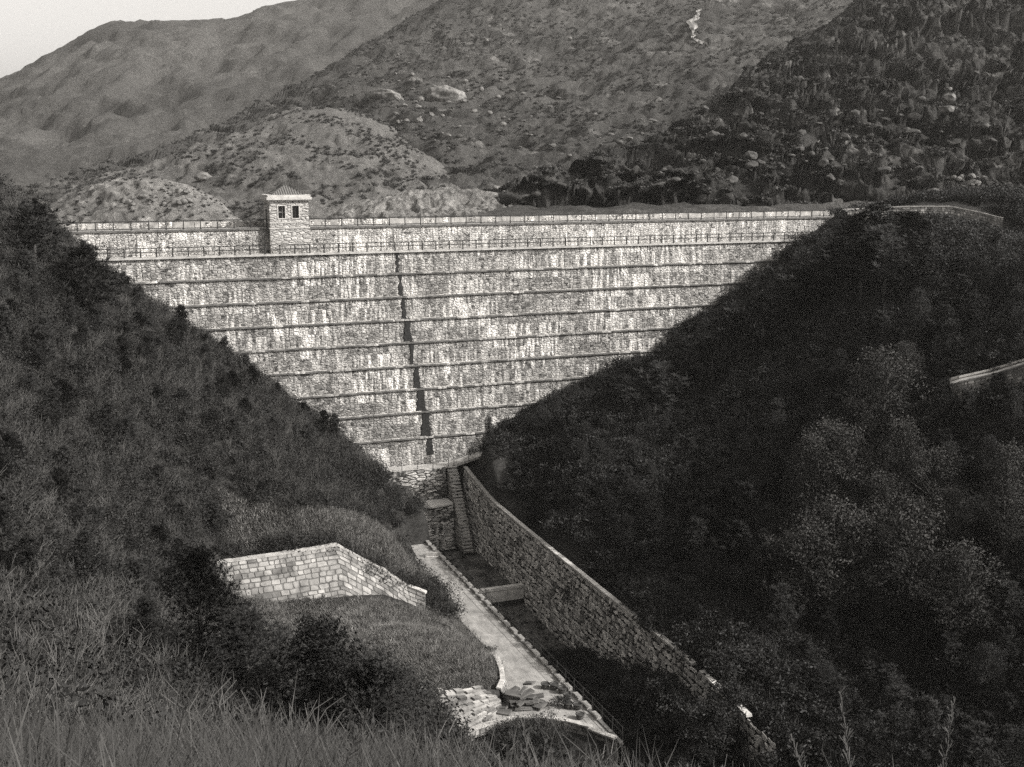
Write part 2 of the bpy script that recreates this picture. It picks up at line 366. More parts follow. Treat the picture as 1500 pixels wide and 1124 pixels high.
FARR = [(-500,250,900),(-200,200,950),(10,118,1000),(50,95,1000),(100,68,1010),(145,42,1020),(185,31,1030),(225,34,1040),(262,37,1050),(330,32,1060),(380,14,1080),(430,2,1090),(500,-3,1100),(560,-20,1120),(700,-50,1150),(1000,-90,1200),(1500,-130,1200),(2000,-130,1200)]
hill('mountain', [[(-500,300,480),(2000,300,520)], [(-500,285,620),(10,225,640),(200,200,660),(500,170,700),(1000,150,700),(2000,150,700)], [(-500,265,780),(10,165,820),(190,110,850),(430,85,880),(700,60,900),(2000,30,900)], FARR],
     'far_mountain', 420, 40, 9, 120, 2, px=(-500, 2000), ridged=.65)
MIDR = [(-100,300,300),(60,286,310),(130,262,330),(230,225,400),(330,185,470),(420,138,540),(500,90,620),(560,52,660),(600,28,700),(700,-30,780),(850,-90,850),(1100,-120,900),(1500,-130,900),(2000,-130,900)]
GM = hill('mountain', [[(-100,322,250),(500,318,250),(900,310,240),(2000,310,240)], [(-100,315,270),(130,285,295),(330,250,350),(600,235,340),(900,225,330),(1100,215,330),(2000,200,330)],
     [(-100,307,285),(130,272,315),(330,215,420),(480,165,450),(600,150,460),(800,140,470),(1000,95,500),(1200,70,520),(2000,40,520)],
     [(-100,303,292),(130,266,322),(330,195,450),(480,112,560),(600,90,560),(800,50,640),(1000,10,680),(1200,-10,700),(2000,-30,700)], MIDR],
     'mid_mountain', 520, 50, 4.2, 42, 4, px=(-100, 2000), ridged=.6)
GS = hill('hill', [[(60,330,225),(800,326,225)], [(60,318,250),(230,285,270),(440,250,280),(600,270,270),(800,322,240)],
     [(60,305,275),(120,278,300),(230,238,330),(330,203,355),(430,164,380),(480,158,385),(540,172,380),(600,212,360),(680,262,330),(740,298,300),(800,320,280)]],
     'light_spur', 220, 34, 3.2, 34, 6, px=(60, 800), ridged=.4)
GR = hill('rocky_hill', [[(730,318,192),(1000,308,188),(1250,306,184),(1500,320,176),(1900,330,170)], [(730,311,200),(860,284,208),(960,268,212),(1100,245,216),(1250,225,222),(1500,215,222),(1900,215,222)],
     [(730,305,204),(860,268,224),(960,238,236),(1040,208,246),(1100,180,256),(1200,150,270),(1300,110,282),(1500,90,290),(1900,80,290)],
     [(730,301,207),(790,274,218),(860,257,235),(910,240,246),(960,217,258),(1005,192,268),(1040,168,280),(1072,140,292),(1100,110,305),(1150,80,322),(1200,54,340),(1250,8,360),(1350,-50,380),(1600,-150,400),(1900,-200,400)]],
     'rocky_hill', 460, 60, 5.0, 26, 9, px=(730, 1900), ridged=.8)
GK = hill('knoll', [[(30,336,182),(360,334,182)], [(30,333,187),(60,322,189),(150,300,191),(210,296,191),(280,300,191),(330,316,190),(360,332,187)],
     [(30,330,192),(60,309,196),(100,284,200),(150,268,203),(210,261,205),(270,270,205),(320,296,203),(345,322,200),(360,331,198)]],
     'bare_knoll', 150, 26, .9, 9, 12, px=(30, 360), ridged=.5)
hill('knoll', [[(470,332,184),(800,326,184)], [(470,331,186),(510,314,187),(560,312,187),(640,310,188),(740,305,190),(800,318,190)],
     [(470,330,189),(500,306,190),(560,291,192),(600,281,194),(640,277,198),(690,280,200),(740,290,200),(780,300,198),(800,318,196)]],
     'cut_knoll', 150, 26, 1.0, 8, 14, px=(470, 800), ridged=.6)
hill('bank', [[(700,325,163),(1000,316,170),(1250,308,180),(1700,335,186)], [(700,322,168),(1000,306,178),(1250,301,186),(1700,300,192)], [(700,314,176),(760,300,196),(1000,297,200),(1250,297,196),(1450,300,196),(1700,296,200)]],
     'bank', 200, 14, .5, 9, 15, px=(700, 1700))
q = [W(740, 288.5, 199), W(800, 291, 199), W(870, 294, 199.5), W(1000, 296.5, 200), W(1100, 297, 200), W(1250, 296.5, 198)]
strip_ = MB(); strip_.grid([[p + Vector((0, 1.2, 1.0)), p + Vector((0, -1.4, .75)), p + Vector((0, -1.6, -.6))] for p in q]); tag(strip_.build('hillside_path', M['path_stone']), kind='structure')
# water of the reservoir and the wide low ground under everything
w = NT('water', .12, .5); w.out(w.ramp(w.noise(w.co, .4, 3), .3, .7, .03, .05)).bump(w.noise(w.co, 1.5, 3), .1, .05); M['water'] = w.m
b = MB(); b.quad((-150,9,24),(260,9,24),(260,420,24),(-150,420,24)); tag(b.build('reservoir_water', M['water']), kind='structure')
b = MB(); b.quad((-4000,-2500,-30),(4000,-2500,-30),(4000,5000,-30),(-4000,5000,-30)); tag(b.build('ground', M['near_ground']), kind='structure')

# ------------------------------------------------------------------ the dam
XL, XR = -62.0, 78.0
ZC = [26.3, 23.6, 20.75, 17.95, 15.15, 12.3, 9.4, 6.55, 3.4, 0.0]
def yf(z): return .15 * z            # line of the ledge edges
dam = empty('stone_dam', (0, 0, 0)); tag(dam, 'long pale stone masonry dam wall across the valley with nine stepped ledges', 'dam')
b = MB()
for i in range(9):
    zt_, zb = ZC[i], ZC[i + 1]
    y0 = yf(zb) + .30 if i < 8 else yf(zb) + .15; y1 = yf(zt_)
    nn = 70; xs = np.linspace(XL, XR, nn + 1)
    for k in range(nn):
        b.quad((xs[k], y0, zb - (.3 if i == 8 else 0)), (xs[k+1], y0, zb - (.3 if i == 8 else 0)), (xs[k+1], y1, zt_), (xs[k], y1, zt_))
    if i < 8: b.quad((XL, yf(zb) - .02, zb - .02), (XR, yf(zb) - .02, zb - .02), (XR, y0, zb - .02), (XL, y0, zb - .02))
# back and ends of the body
b.quad((XL, 9.6, -5), (XL, 9.6, 26.2), (XR, 9.6, 26.2), (XR, 9.6, -5))
b.quad((XL, 0, -1), (XL, 3.9, 26.2), (XL, 9.6, 26.2), (XL, 9.6, -1)); b.quad((XR, 0, -1), (XR, 9.6, -1), (XR, 9.6, 26.2), (XR, 3.9, 26.2))
b.build('stepped_face', M['dam_stone'], dam)
for i in range(1, 9):
    z = ZC[i]; y = yf(z); m = MB(); x = XL
    while x < XR:
        L = rnd.uniform(.9, 1.9); j = rnd.uniform(-.03, .03); k = rnd.uniform(-.02, .02)
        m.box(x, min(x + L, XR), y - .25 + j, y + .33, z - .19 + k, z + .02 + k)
        m.m[-6] = 1; m.m[-4] = 1 if rnd.random() < .8 else 0; x += L + .006  # underside and most fronts coloured dark as the ledge shadow line
    m.build('ledge', [M['ledge_stone'], M['ledge_shade_kerb_dark']], dam)
m = MB(); x = XL
while x < XR:
    L = rnd.uniform(1.1, 1.9); m.box(x, min(x + L, XR), yf(26.3) - .30 + rnd.uniform(-.02, .02), 5.6, 26.10, 26.32 + rnd.uniform(-.008, .008)); m.m[-6] = 1; x += L + .006  # slab undersides take the painted shadow tone
m.build('walkway', [M['coping'], M['ledge_shade_kerb_dark']], dam)
m = MB(); nn = 60; xs = np.linspace(XL, XR, nn + 1)
for k in range(nn): m.quad((xs[k], 5.42, 26.3), (xs[k+1], 5.42, 26.3), (xs[k+1], 5.5, 29.25), (xs[k], 5.5, 29.25))
m.quad((XL, 9.5, 26), (XL, 9.5, 29.25), (XR, 9.5, 29.25), (XR, 9.5, 26)); m.quad((XL,5.42,26.3),(XL,5.5,29.25),(XL,9.5,29.25),(XL,9.5,26.3)); m.quad((XR,5.42,26.3),(XR,9.5,26.3),(XR,9.5,29.25),(XR,5.5,29.25))
m.build('upper_wall', M['upper_stone'], dam)
m = MB(); x = XL
while x < XR:
    L = rnd.uniform(1.0, 1.7); m.box(x, min(x + L, XR), 5.32 + rnd.uniform(-.02, .02), 9.6, 29.12, 29.36 + rnd.uniform(-.01, .01)); m.m[-4] = 1; x += L + .006  # slab fronts take the dark tone of the painted ledge shadow
m.build('crest_deck', [M['coping'], M['ledge_shade_kerb_dark']], dam)
m = MB(); x = XL
while x < XR:
    L = rnd.uniform(.6, 1.5); m.box(x, min(x + L, XR), 9.0 + rnd.uniform(-.04, .04), 9.45, 29.37, 29.98 + rnd.uniform(-.05, .05)); m.m[-6:] = [rnd.choice((0, 1, 1))] * 6; x += L + .02
m.build('rear_parapet', [M['stone_mid'], M['upper_stone']], dam)
# dark overflow chute that steps down the middle of the face
m = MB()
m = MB()
tops = [(-3.45,.34,.34),(-3.25,.3,.42),(-3.0,.36,.5),(-2.65,.6,1.3),(-2.3,.45,.5),(-1.85,.5,.9),(-1.45,.7,1.2),(-1.0,.75,1.5),(-.7,.7,1.6)]
for i, (xc, wt, wb) in enumerate(tops):
    zt_, zb = ZC[i] - .22, ZC[i + 1] + .03; y0 = yf(zb) + .30 - .03; y1 = yf(zt_) - .03; rows = []
    K_ = 9
    for k in range(K_ + 1):
        t = k / K_; ww = wt + (wb - wt) * t ** 1.3; jl = rnd.uniform(-.16, .1); jr = rnd.uniform(-.1, .14); z = zt_ + (zb - zt_) * t; y = y1 + (y0 - y1) * t
        rows.append([(xc - ww * .62 + jl, y + .06, z), (xc - ww * .5 + jl, y - .05, z), (xc + ww * .35 + jr, y - .05, z), (xc + ww * .42 + jr, y + .06, z)])
    m.grid(rows)
    if i: m.box(xc - wt * .6, xc + wt * .45, yf(ZC[i]) - .17, yf(ZC[i]) + .3, ZC[i] - .22, ZC[i] + .05)
plain('wet_stain', .014, .6, .5, 2.5, bump=.3)
m.build('drain_chute', M['wet_stain'], dam)

# valve tower standing on the walkway
tw = empty('valve_tower', (-16.5, 4.0, 26.32)); tag(tw, 'small square stone tower house with hipped roof and two windows on the dam crest', 'tower')
def tx(x): return x + 16.5
m = MB(); x0, x1, y0, y1 = -2.35, 2.35, .45, 5.0
m.box(x0 - .0, x1 + .0, y0, 1.7, 0, 2.92)        # pier in front of the upper wall
m.build('pier', M['tower_stone'], tw)
m = MB(); zb, zt_ = 3.06, 6.15
WIN = [(-1.30, -.50), (.36, 1.14)]; wz0, wz1 = 4.15, 5.6
def wall_front(m, y, xs, zs, holes):
    for i in range(len(xs) - 1):
        for j in range(len(zs) - 1):
            if any(xs[i] >= h[0] - 1e-6 and xs[i+1] <= h[1] + 1e-6 for h in holes) and zs[j] >= wz0 - 1e-6 and zs[j+1] <= wz1 + 1e-6: continue
            m.quad((xs[i], y, zs[j]), (xs[i+1], y, zs[j]), (xs[i+1], y, zs[j+1]), (xs[i], y, zs[j+1]))
wall_front(m, y0 + .08, [x0 + .06, WIN[0][0], WIN[0][1], WIN[1][0], WIN[1][1], x1 - .06], [zb, wz0, wz1, zt_], WIN)
for a, c in WIN:   # reveals
    yy = y0 + .08
    m.quad((a, yy, wz0), (a, yy, wz1), (a, yy + .4, wz1), (a, yy + .4, wz0)); m.quad((c, yy, wz0), (c, yy + .4, wz0), (c, yy + .4, wz1), (c, yy, wz1))
    m.quad((a, yy, wz1), (c, yy, wz1), (c, yy + .4, wz1), (a, yy + .4, wz1)); m.quad((a, yy, wz0), (a, yy + .4, wz0), (c, yy + .4, wz0), (c, yy, wz0))
a, c = x0 + .06, x1 - .06
m.quad((a, y0 + .08, zb), (a, y0 + .08, zt_), (a, y1, zt_), (a, y1, zb)); m.quad((c, y0 + .08, zb), (c, y1, zb), (c, y1, zt_), (c, y0 + .08, zt_)); m.quad((a, y1, zb), (a, y1, zt_), (c, y1, zt_), (c, y1, zb))
m.quad((a,y0+.08,zt_),(c,y0+.08,zt_),(c,y1,zt_),(a,y1,zt_))
for k in range(9):   # quoins standing proud at the corners
    z = zb + .02 + k * .342; q = .45 if k % 2 else .3
    m.box(x0 + .03, x0 + q, y0 + .045, y0 + .3, z, z + .325); m.box(x1 - q, x1 - .03, y0 + .045, y0 + .3, z, z + .325)
m.build('walls', M['tower_stone'], tw)
m = MB(); m.box(x0 - .07, x1 + .07, y0 - .06, y1, 2.93, 3.055); m.box(x0 + .0, x1 - .0, y0 + .03, y0 + .3, 3.6, 3.72); m.build('string_course', M['pale_stone'], tw)
m = MB(); m.box(x0 - .18, x1 + .18, y0 - .16, y1 + .15, 6.15, 6.32); m.box(x0 - .32, x1 + .32, y0 - .32, y1 + .3, 6.325, 6.62); m.box(x0 - .2, x1 + .2, y0 - .2, y1 + .2, 6.625, 6.9)
m.build('cornice', M['pale_stone'], tw)
nt = NT('roof_tile', .8); xx, yy_, zz = nt.sep()[:3]; s_ = nt.math('SINE', nt.math('MULTIPLY', xx, 22)); nt.out(nt.ramp(s_, -1, 1, .045, .13)).bump(s_, .6, .05); M['roof_tile'] = nt.m
m = MB(); cx, cy = 0, (y0 + y1) / 2; A_ = [(-1.95, y0 + .1, 6.9), (1.95, y0 + .1, 6.9), (1.95, y1 - .1, 6.9), (-1.95, y1 - .1, 6.9)]; ap = (0, cy, 8.05)
for i in range(4): m.quad(A_[i], A_[(i + 1) % 4], ap)
for i in range(4): m.tube(A_[i], ap, .07, .05)
rf = m.build('roof', M['roof_tile'], tw)
m = MB(); m.tube((0, cy, 8.0), (0, cy, 8.35), .09, .04, 8, True); m.build('finial', M['iron'], rf)
for i, (a, c) in enumerate(WIN):
    m = MB(); yy = y0 + .3; m.quad((a, yy, wz0), (c, yy, wz0), (c, yy, wz1), (a, yy, wz1)); wn = m.build('window', M['glass_dark'], tw)
    m = MB(); t = .12; yf0, yf1 = y0 + .02, y0 + .077
    m.box(a - t, a, yf0, yf1, wz0 - t, wz1 + t); m.box(c, c + t, yf0, yf1, wz0 - t, wz1 + t); m.box(a, c, yf0, yf1, wz1, wz1 + t); m.box(a, c, yf0, yf1, wz0 - t, wz0)
    m.build('frame', M['pale_stone'], wn)
    m = MB(); xm = (a + c) / 2 + (.12 if i == 0 else 0); m.box(xm - .025, xm + .025, yy - .05, yy - .01, wz0, wz1); m.box(a, c, yy - .045, yy - .012, (wz0 + wz1) / 2 - .02, (wz0 + wz1) / 2 + .02)
    m.build('glazing_bar', M['coping'] if i == 0 else M['iron'], wn)
m = MB(); m.tube((x0 - .12, y0 + 1.6, 2.9), (x0 - .12, y0 + 1.6, 5.1), .06, n=6, cap=True); m.box(x0 - .2, x0 - .02, y0 + 1.5, y0 + 1.7, 5.0, 5.2); m.build('downpipe', M['iron'], tw)

# ------------------------------------------------------------------ railings
def railing(pts, label, h=1.05, rails=(1.0, .5), pr=.035, rr=.025, spacing=1.75, cat='railing', rail_mat='iron'):
    """pts: polyline of base points"""
    root = empty('railing', pts[0]); tag(root, label, cat); o = Vector(pts[0])
    P = [Vector(p) for p in pts]; d = [0]
    for i in range(1, len(P)): d.append(d[-1] + (P[i] - P[i-1]).length)
    n = max(1, round(d[-1] / spacing))
    def at(s):
        for i in range(1, len(P)):
            if s <= d[i] + 1e-6: return P[i-1].lerp(P[i], (s - d[i-1]) / (d[i] - d[i-1]))
        return P[-1]
    post = MB(); post.tube((0, 0, 0), (0, 0, h), pr * 1.15, pr, 6, True); post.tube((0, 0, 0), (0, 0, .08), pr * 2, pr * 1.6, 6, True); post.tube((0, 0, h), (0, 0, h + .05), pr * 1.4, pr * .6, 6, True)
    pm = post.mesh('post'); pm.materials.append(M['iron'])
    Q = []
    for i in range(n + 1):
        q = at(d[-1] * i / n); Q.append(q)
        c = bpy.data.objects.new('post', pm); COL.objects.link(c); c.parent = root; c.location = q - o; c.rotation_euler = (rnd.gauss(0, .015), rnd.gauss(0, .015), 0)
    for f in rails:
        m = MB()
        for i in range(n): m.tube(Q[i] - o + Vector((0, 0, h * f)), Q[i+1] - o + Vector((0, 0, h * f - .0)), rr, n=6)
        m.build('rail', M[rail_mat], root)
    return root
XLR, XRR = -46.0, 62.0
railing([(XLR, 3.86, 26.33), (59.5, 3.86, 26.33)], 'long low iron railing along the outer edge of the dam walkway', 1.05, (1.0, .55), .07, .05, 1.75)
railing([(XLR, 5.5, 29.36), (-19.0, 5.5, 29.36)], 'iron handrail on the dam crest between the left hillside and the tower', .98, (1.0, .12), .055, .055, 2.0)
railing([(-14.0, 5.5, 29.36), (64, 5.5, 29.36)], 'iron handrail on the dam crest running from the tower to the far right end', .98, (1.0, .12), .055, .055, 2.0)

def stones(m, f, L, H, rh=.5, wmin=.4, wmax=.9, gap=.05, raise_=.07, seed=1, jit=.25):
    """irregular stones on the surface f(s, h) -> (point, outward normal); s along the wall, h up; materials 0..2"""
    r_ = random.Random(seed); h = 0; rows = []
    while h < H: q = rh * r_.uniform(.75, 1.3); rows.append((h, min(h + q, H))); h += q
    for h0, h1 in rows:
        s_ = -r_.uniform(0, wmin)
        while s_ < L:
            w_ = r_.uniform(wmin, wmax); a0, a1 = max(s_, 0), min(s_ + w_, L)
            if a1 - a0 > .12:
                ch, cw = (h1 - h0), (a1 - a0); j = lambda: r_.uniform(-jit, jit) * .3 * min(ch, cw)
                k_ = .22
                ring = [(a0 + gap + cw*k_*r_.random(), h0 + gap), (a1 - gap - cw*k_*r_.random(), h0 + gap), (a1 - gap, h0 + gap + ch*k_*r_.random()), (a1 - gap, h1 - gap - ch*k_*r_.random()), (a1 - gap - cw*k_*r_.random(), h1 - gap), (a0 + gap + cw*k_*r_.random(), h1 - gap), (a0 + gap, h1 - gap - ch*k_*r_.random()), (a0 + gap, h0 + gap + ch*k_*r_.random())]
                ring = [(p[0] + j(), p[1] + j()) for p in ring]; c = (sum(p[0] for p in ring) / 8, sum(p[1] for p in ring) / 8); hh = raise_ * r_.uniform(.5, 1.4)
                n = len(m.v); mi = r_.choice((0, 0, 1, 1, 1, 2)); tl = r_.uniform(-.03, .03)
                for q, dz in ((1.0, -.03), (.86, hh)):
                    for p in ring:
                        P, N_ = f(max(0, c[0] + (p[0] - c[0]) * q), max(0, c[1] + (p[1] - c[1]) * q)); m.v.append(tuple(P + N_ * (dz + (tl * (p[1] - c[1]) if dz > 0 else 0))))
                for i in range(8): k = (i + 1) % 8; m.f.append((n + i, n + k, n + 8 + k, n + 8 + i)); m.m.append(mi)
                m.f.append(tuple(n + 8 + i for i in range(8))); m.m.append(mi)
            s_ += w_
# ------------------------------------------------------------------ foot of the dam: path, overflow block, stairs, channel walls
def strip(name, L, Rr, z, mat, th=.15, kind='structure', parent=None):
    m = MB(); n = len(L)
    top = [[(*L[i], z[i] if hasattr(z, '__len__') else z), (*Rr[i], z[i] if hasattr(z, '__len__') else z)] for i in range(n)]
    m.grid([[a, b_] for a, b_ in top]); 
    for side in (0, 1):
        m.grid([[r[side], (r[side][0], r[side][1], r[side][2] - th)] for r in top])
    o = m.build(name, M[mat], parent)
    if kind: tag(o, kind=kind)
    return o
strip('path', [(-9.5,-.05),(1.4,-.05)], [(-9.5,-2.15),(1.4,-2.15)], .02, 'path_stone', .25)
strip('path', [(1.41,-.1),(6.0,-.6),(10,-1.3)], [(1.41,-2.0),(6.0,-2.4),(10,-3.1)], [.02,1.25,2.6], 'path_stone', .3)
railing([(-9.0,-2.0,.03),(.9,-2.0,.03)], 'short iron railing on the path crossing the foot of the dam', 1.05, (1.0,), .035, .02, 2.0)
railing([(1.6,-2.1,.1),(6.0,-2.5,1.28),(9.0,-3.0,2.4)], 'iron railing on the sloping path climbing right from the dam foot', 1.0, (1.0,), .035, .02, 2.0)
m = MB(); x = -9.5
sw = empty('spillway_wall', (-3, -2.2, 0)); tag(sw, 'dark stepped masonry wall of two tiers below the path at the dam foot', 'wall')
m = MB()
for k in range(12):     # courses stand slightly stepped
    z1 = -.02 - k * .36; yy = -2.2 - k * .035; m.box(-9.6 + 3, .5 + 3, yy + 2.2, 2.2 - .3 + .0, z1 - .355, z1)
m.build('upper_tier', M['dark_masonry'], sw)
m = MB()
for k in range(13):
    z1 = -4.05 - k * .42; yy = -5.0 - k * .06; m.box(-6.6 + 3, .5 + 3, yy + 2.2, -2.75 + 2.2, z1 - .415, z1)
m.build('lower_tier', M['dark_masonry'], sw)
m = MB(); pts = [(-6.6, -2.75), (-6.6, -5.1)] + [(-4.2 + 4.4 * t, -5.1 - .55 * math.sin(math.pi * t)) for t in np.linspace(0, 1, 9)] + [(.5, -5.1), (.5, -2.75)]
m.prism([(p[0] + 3, p[1] + 2.2) for p in reversed(pts)], -4.04, -3.86); m.build('platform_slab', M['pale_stone'], sw)
st = empty('stone_staircase', (1.3, -2.2, 0)); tag(st, 'steep narrow flight of stone steps down beside the channel wall at the dam foot', 'staircase')
ns = 26
sm_ = MB(); sm_.box(-.62, .62, -.30, 0, -.10, 0); sme = sm_.mesh('step'); sme.materials.append(M['path_stone'])
for k in range(ns):
    o = link('step', sme, st); o.location = (rnd.uniform(-.03, .03), -k * .24, -k * .355)
m = MB()
for k in range(ns): m.box(-.6, .6, -k * .24 - .24, .1, -k * .355 - .40, -k * .355 - .105)
m.build('stair_core', M['dark_masonry'], st)
# long rubble wall on the right of the channel
WY = [-.3, -6, -12, -20, -30, -45, -58, -70]; WZ = [0, -.9, -1.8, -2.0, -2.15, -2.25, -2.3, -3.2]
def wz(y): return float(np.interp(-y, [-q for q in WY], WZ))
rw = empty('retaining_wall', (3, -30, -10)); tag(rw, 'long high rubble stone wall sloping down the right bank of the spillway channel', 'wall')
m = MB(); ys = np.linspace(-1.9, -71, 70); G_ = []
for y in ys:
    zt_ = wz(y) - .2; G_.append([(3.0 - .35 + (.35 * k / 6) - 3, y + 30, -11.8 + 10 + (zt_ + 11.8) * k / 6) for k in range(7)])
G_ = [list(r) for r in G_]; m.grid([r[::-1] for r in G_]); m.quad(*[(G_[0][k][0], G_[0][k][1], G_[0][k][2]) for k in (0, 6)], (.6, 28.1, 9.8), (.6, 28.1, -1.8))
rr_ = m.build('wall_face', M['dark_joint'], rw)
m = MB()
def fr(s_, h):
    y = -2.0 - s_; zt_ = wz(y) - .24; t = min(h / 9.0, 1); z = zt_ - h
    return Vector((3.0 - .35 * (1 - max(0, (z + 11.8) / (zt_ + 11.8))) * -0 - .35 + .35 * (z + 11.8) / (zt_ + 11.8) - 3, y + 30, z + 10)), Vector((-1, 0, .03))
stones(m, fr, 68.8, 9.6, .56, .42, 1.05, .075, .12, 3, .9)
for nm, v_ in (('rubble_light', .62), ('rubble_mid', .42), ('rubble_dark', .2)): plain(nm, v_, .9, .35, 2.2, bump=.5)
m.build('stones', [M['rubble_light'], M['rubble_mid'], M['rubble_dark']], rw)
m = MB(); y = -1.9
while y > -71:
    L = rnd.uniform(.8, 1.5); y2 = y - L; j = rnd.uniform(-.02, .03); n = len(m.v)
    if y > -58.5 or -61.5 < y < -59.8 or -66 < y < -64.5: 
        a0, a1 = wz(y), wz(y2)
        P = [(-.12,y,a0-.22),(.36,y,a0-.22),(.36,y2,a1-.22),(-.12,y2,a1-.22),(-.12,y,a0+j),(.36,y,a0+j),(.36,y2,a1+j),(-.12,y2,a1+j)]
        m.v += [(p[0], p[1] + 30, p[2] + 10) for p in P]
        for f in ((0,1,2,3),(4,7,6,5),(0,4,5,1),(1,5,6,2),(2,6,7,3),(3,7,4,0)): m.f.append(tuple(n + i for i in f)); m.m.append(0)
    y = y2 - .01
m.build('coping', M['pale_stone'], rw)
# left wall of the channel carrying the road edge
lw = MB(); G_ = [[(-4.02, y, z) for z in (-12.5, -9.5, -7.02)] for y in np.linspace(-7, -62, 56)]; lw.grid(G_)
lwo = lw.build('retaining_wall', M['rubble_wall']); tag(lwo, 'low rubble wall holding up the road above the left side of the channel', 'wall')
m = MB()
for k in range(3): m.box(-4.0, 3.0, -23.0 - .0, -22.6, -9.95, -8.6 + .0) if k == 0 else None
m.box(-4.0, 3.0, -23.1, -22.5, -8.595, -8.3)
m.box(1.0, 1.12, -23.05, -22.98, -9.9, -8.6)
plain('concrete', .5, .9, .3, 1.5)
tag(m.build('weir', M['concrete']), 'low pale concrete weir crossing the floor of the spillway channel', 'weir')
b = MB(); ys = np.arange(-6.5, -66, -.5); G_ = []
for y in ys: G_.append([(x, y, float(np.interp(-y, [6.5, 22.6, 23.1, 60, 90], [-9.55, -9.7, -10.5, -11.4, -13])) + .12 * noise.noise(Vector((x, y, 0))) + .03) for x in np.arange(-4.0, 3.01, .5)])
b.grid([r[::-1] for r in G_]); tag(b.build('stream_bed', M['stream_bed'], smooth=True), kind='structure')

# ------------------------------------------------------------------ road in the valley and what stands on it
RL = [(-6.2,-9.6),(-7.3,-15.8),(-7.9,-21.3),(-8.05,-27.6),(-8.0,-34.3),(-7.9,-38),(-7.75,-42),(-8.6,-46.3),(-9.4,-49.5),(-10.9,-52),(-13.5,-54.2),(-16.0,-56.0)]
m = MB(); pts = RL + [(-13.5,-55.6),(-10.6,-55.3),(-8.6,-56.0),(-6.5,-57.6),(-4.9,-60.2),(-4.05,-60.2)]
mm = MB(); fw = []
for i in range(12):
    pass
Rside = [(-4.05,-9.6),(-4.05,-15.8),(-4.05,-21.3),(-4.05,-27.6),(-4.05,-34.3),(-4.05,-38),(-4.05,-42),(-4.05,-46.3),(-4.05,-49.5),(-4.05,-55),(-7.3,-56.9),(-10.6,-55.3)]
m.grid([[(*a, -7.0), (*b_, -7.0)] for a, b_ in zip(RL, Rside)]); m.quad((-4.05,-55,-7),(-4.05,-61,-7),(-5.3,-59.6,-7),(-7.3,-56.9,-7)); m.quad((-16,-56,-7),(-10.6,-55.3,-7),(-13.5,-55.7,-7))
for f in range(len(m.f)): pass
tag(m.build('road', M['road_surface']), kind='structure')
kb = empty('kerb', (-4.2, -9.5, -7)); tag(kb, 'edging of spaced pale kerb stones along the channel side of the road', 'kerb')
sm2 = MB(); sm2.box(-.22, .22, -.60, .60, -.3, .30); kme = sm2.mesh('kerb_stone'); kme.materials.append(M['block_light'])
y = -10.0; ky = []
while y > -57.5:
    o = link('kerb_stone', kme, kb); s = rnd.uniform(.92, 1.06); o.location = (rnd.uniform(-.03, .03), y + 9.5, rnd.uniform(-.03, .02)); o.scale = (s, s, 1); ky.append(y); y -= 1.85
m = MB(); m.box(-.16, .16, -51.3, .2, -.3, .10); m.build('kerb_base', M['ledge_shade_kerb_dark'], kb)
railing([(-3.95, -20.0, -7.0), (-3.95, -60.5, -7.0)], 'iron post and rail fence beside the road above the channel', 1.15, (1.0, .55), .04, .03, 1.85)
m = MB(); m.box(-.75, .75, -.14, .14, .0, .5); m.box(-.75, .75, -.6, -.3, 0, .16); o = m.build('stone_bench', M['pale_stone']); o.location = (-5.05, -14.2, -7.0); o.rotation_euler = (0, 0, -.35); tag(o, 'low white stone block across the top end of the road', 'block')
m = MB(); m.box(-.5, .5, -.08, .08, .0, .08); o = m.build('stone_slab', M['pale_stone']); o.location = (-5.5, -26.0, -7.0); o.rotation_euler = (0, 0, -.3); tag(o, 'thin white stone strip lying on the road', 'slab')

# round clay pots at the lower end of the road
pot = MB()
prof = [(.22,0),(.30,.08),(.34,.22),(.33,.34),(.36,.40),(.36,.45),(.30,.45),(.28,.38)]
def lathe(m, prof, n=18, c=(0,0)):
    m.grid([[(c[0] + r * math.cos(2*math.pi*k/n), c[1] + r * math.sin(2*math.pi*k/n), z) for k in range(n + 1)] for r, z in prof])
lathe(pot, prof); pme = pot.mesh('pot_body', True); pme.materials.append(M['pot_clay'])
so = MB(); so.quad(*[(.29 * math.cos(t), .29 * math.sin(t), .39 + .03 * math.sin(5*t)) for t in np.linspace(0, 2*math.pi, 14)[:-1]]); sme_ = so.mesh('soil'); sme_.materials.append(M['soil'])
ri = MB(); lathe(ri, [(.345,.40),(.40,.41),(.40,.47),(.33,.47)]); rme = ri.mesh('rim', True); rme.materials.append(M['bark'])
for i, (x, y) in enumerate([(-6.0,-49.9),(-5.35,-50.3),(-5.0,-51.2),(-5.05,-52.4),(-5.65,-53.9),(-5.0,-54.4),(-5.5,-56.0)]):
    p = empty('flower_pot', (x, y, -7.0), rnd.uniform(0, 6), rnd.uniform(.95, 1.12))
    tag(p, 'dark round clay pot in the curved row at the lower end of the road', 'pot', 'round pots set out at the end of the road')
    link('pot_body', pme, p); link('soil', sme_, p); link('rim', rme, p)

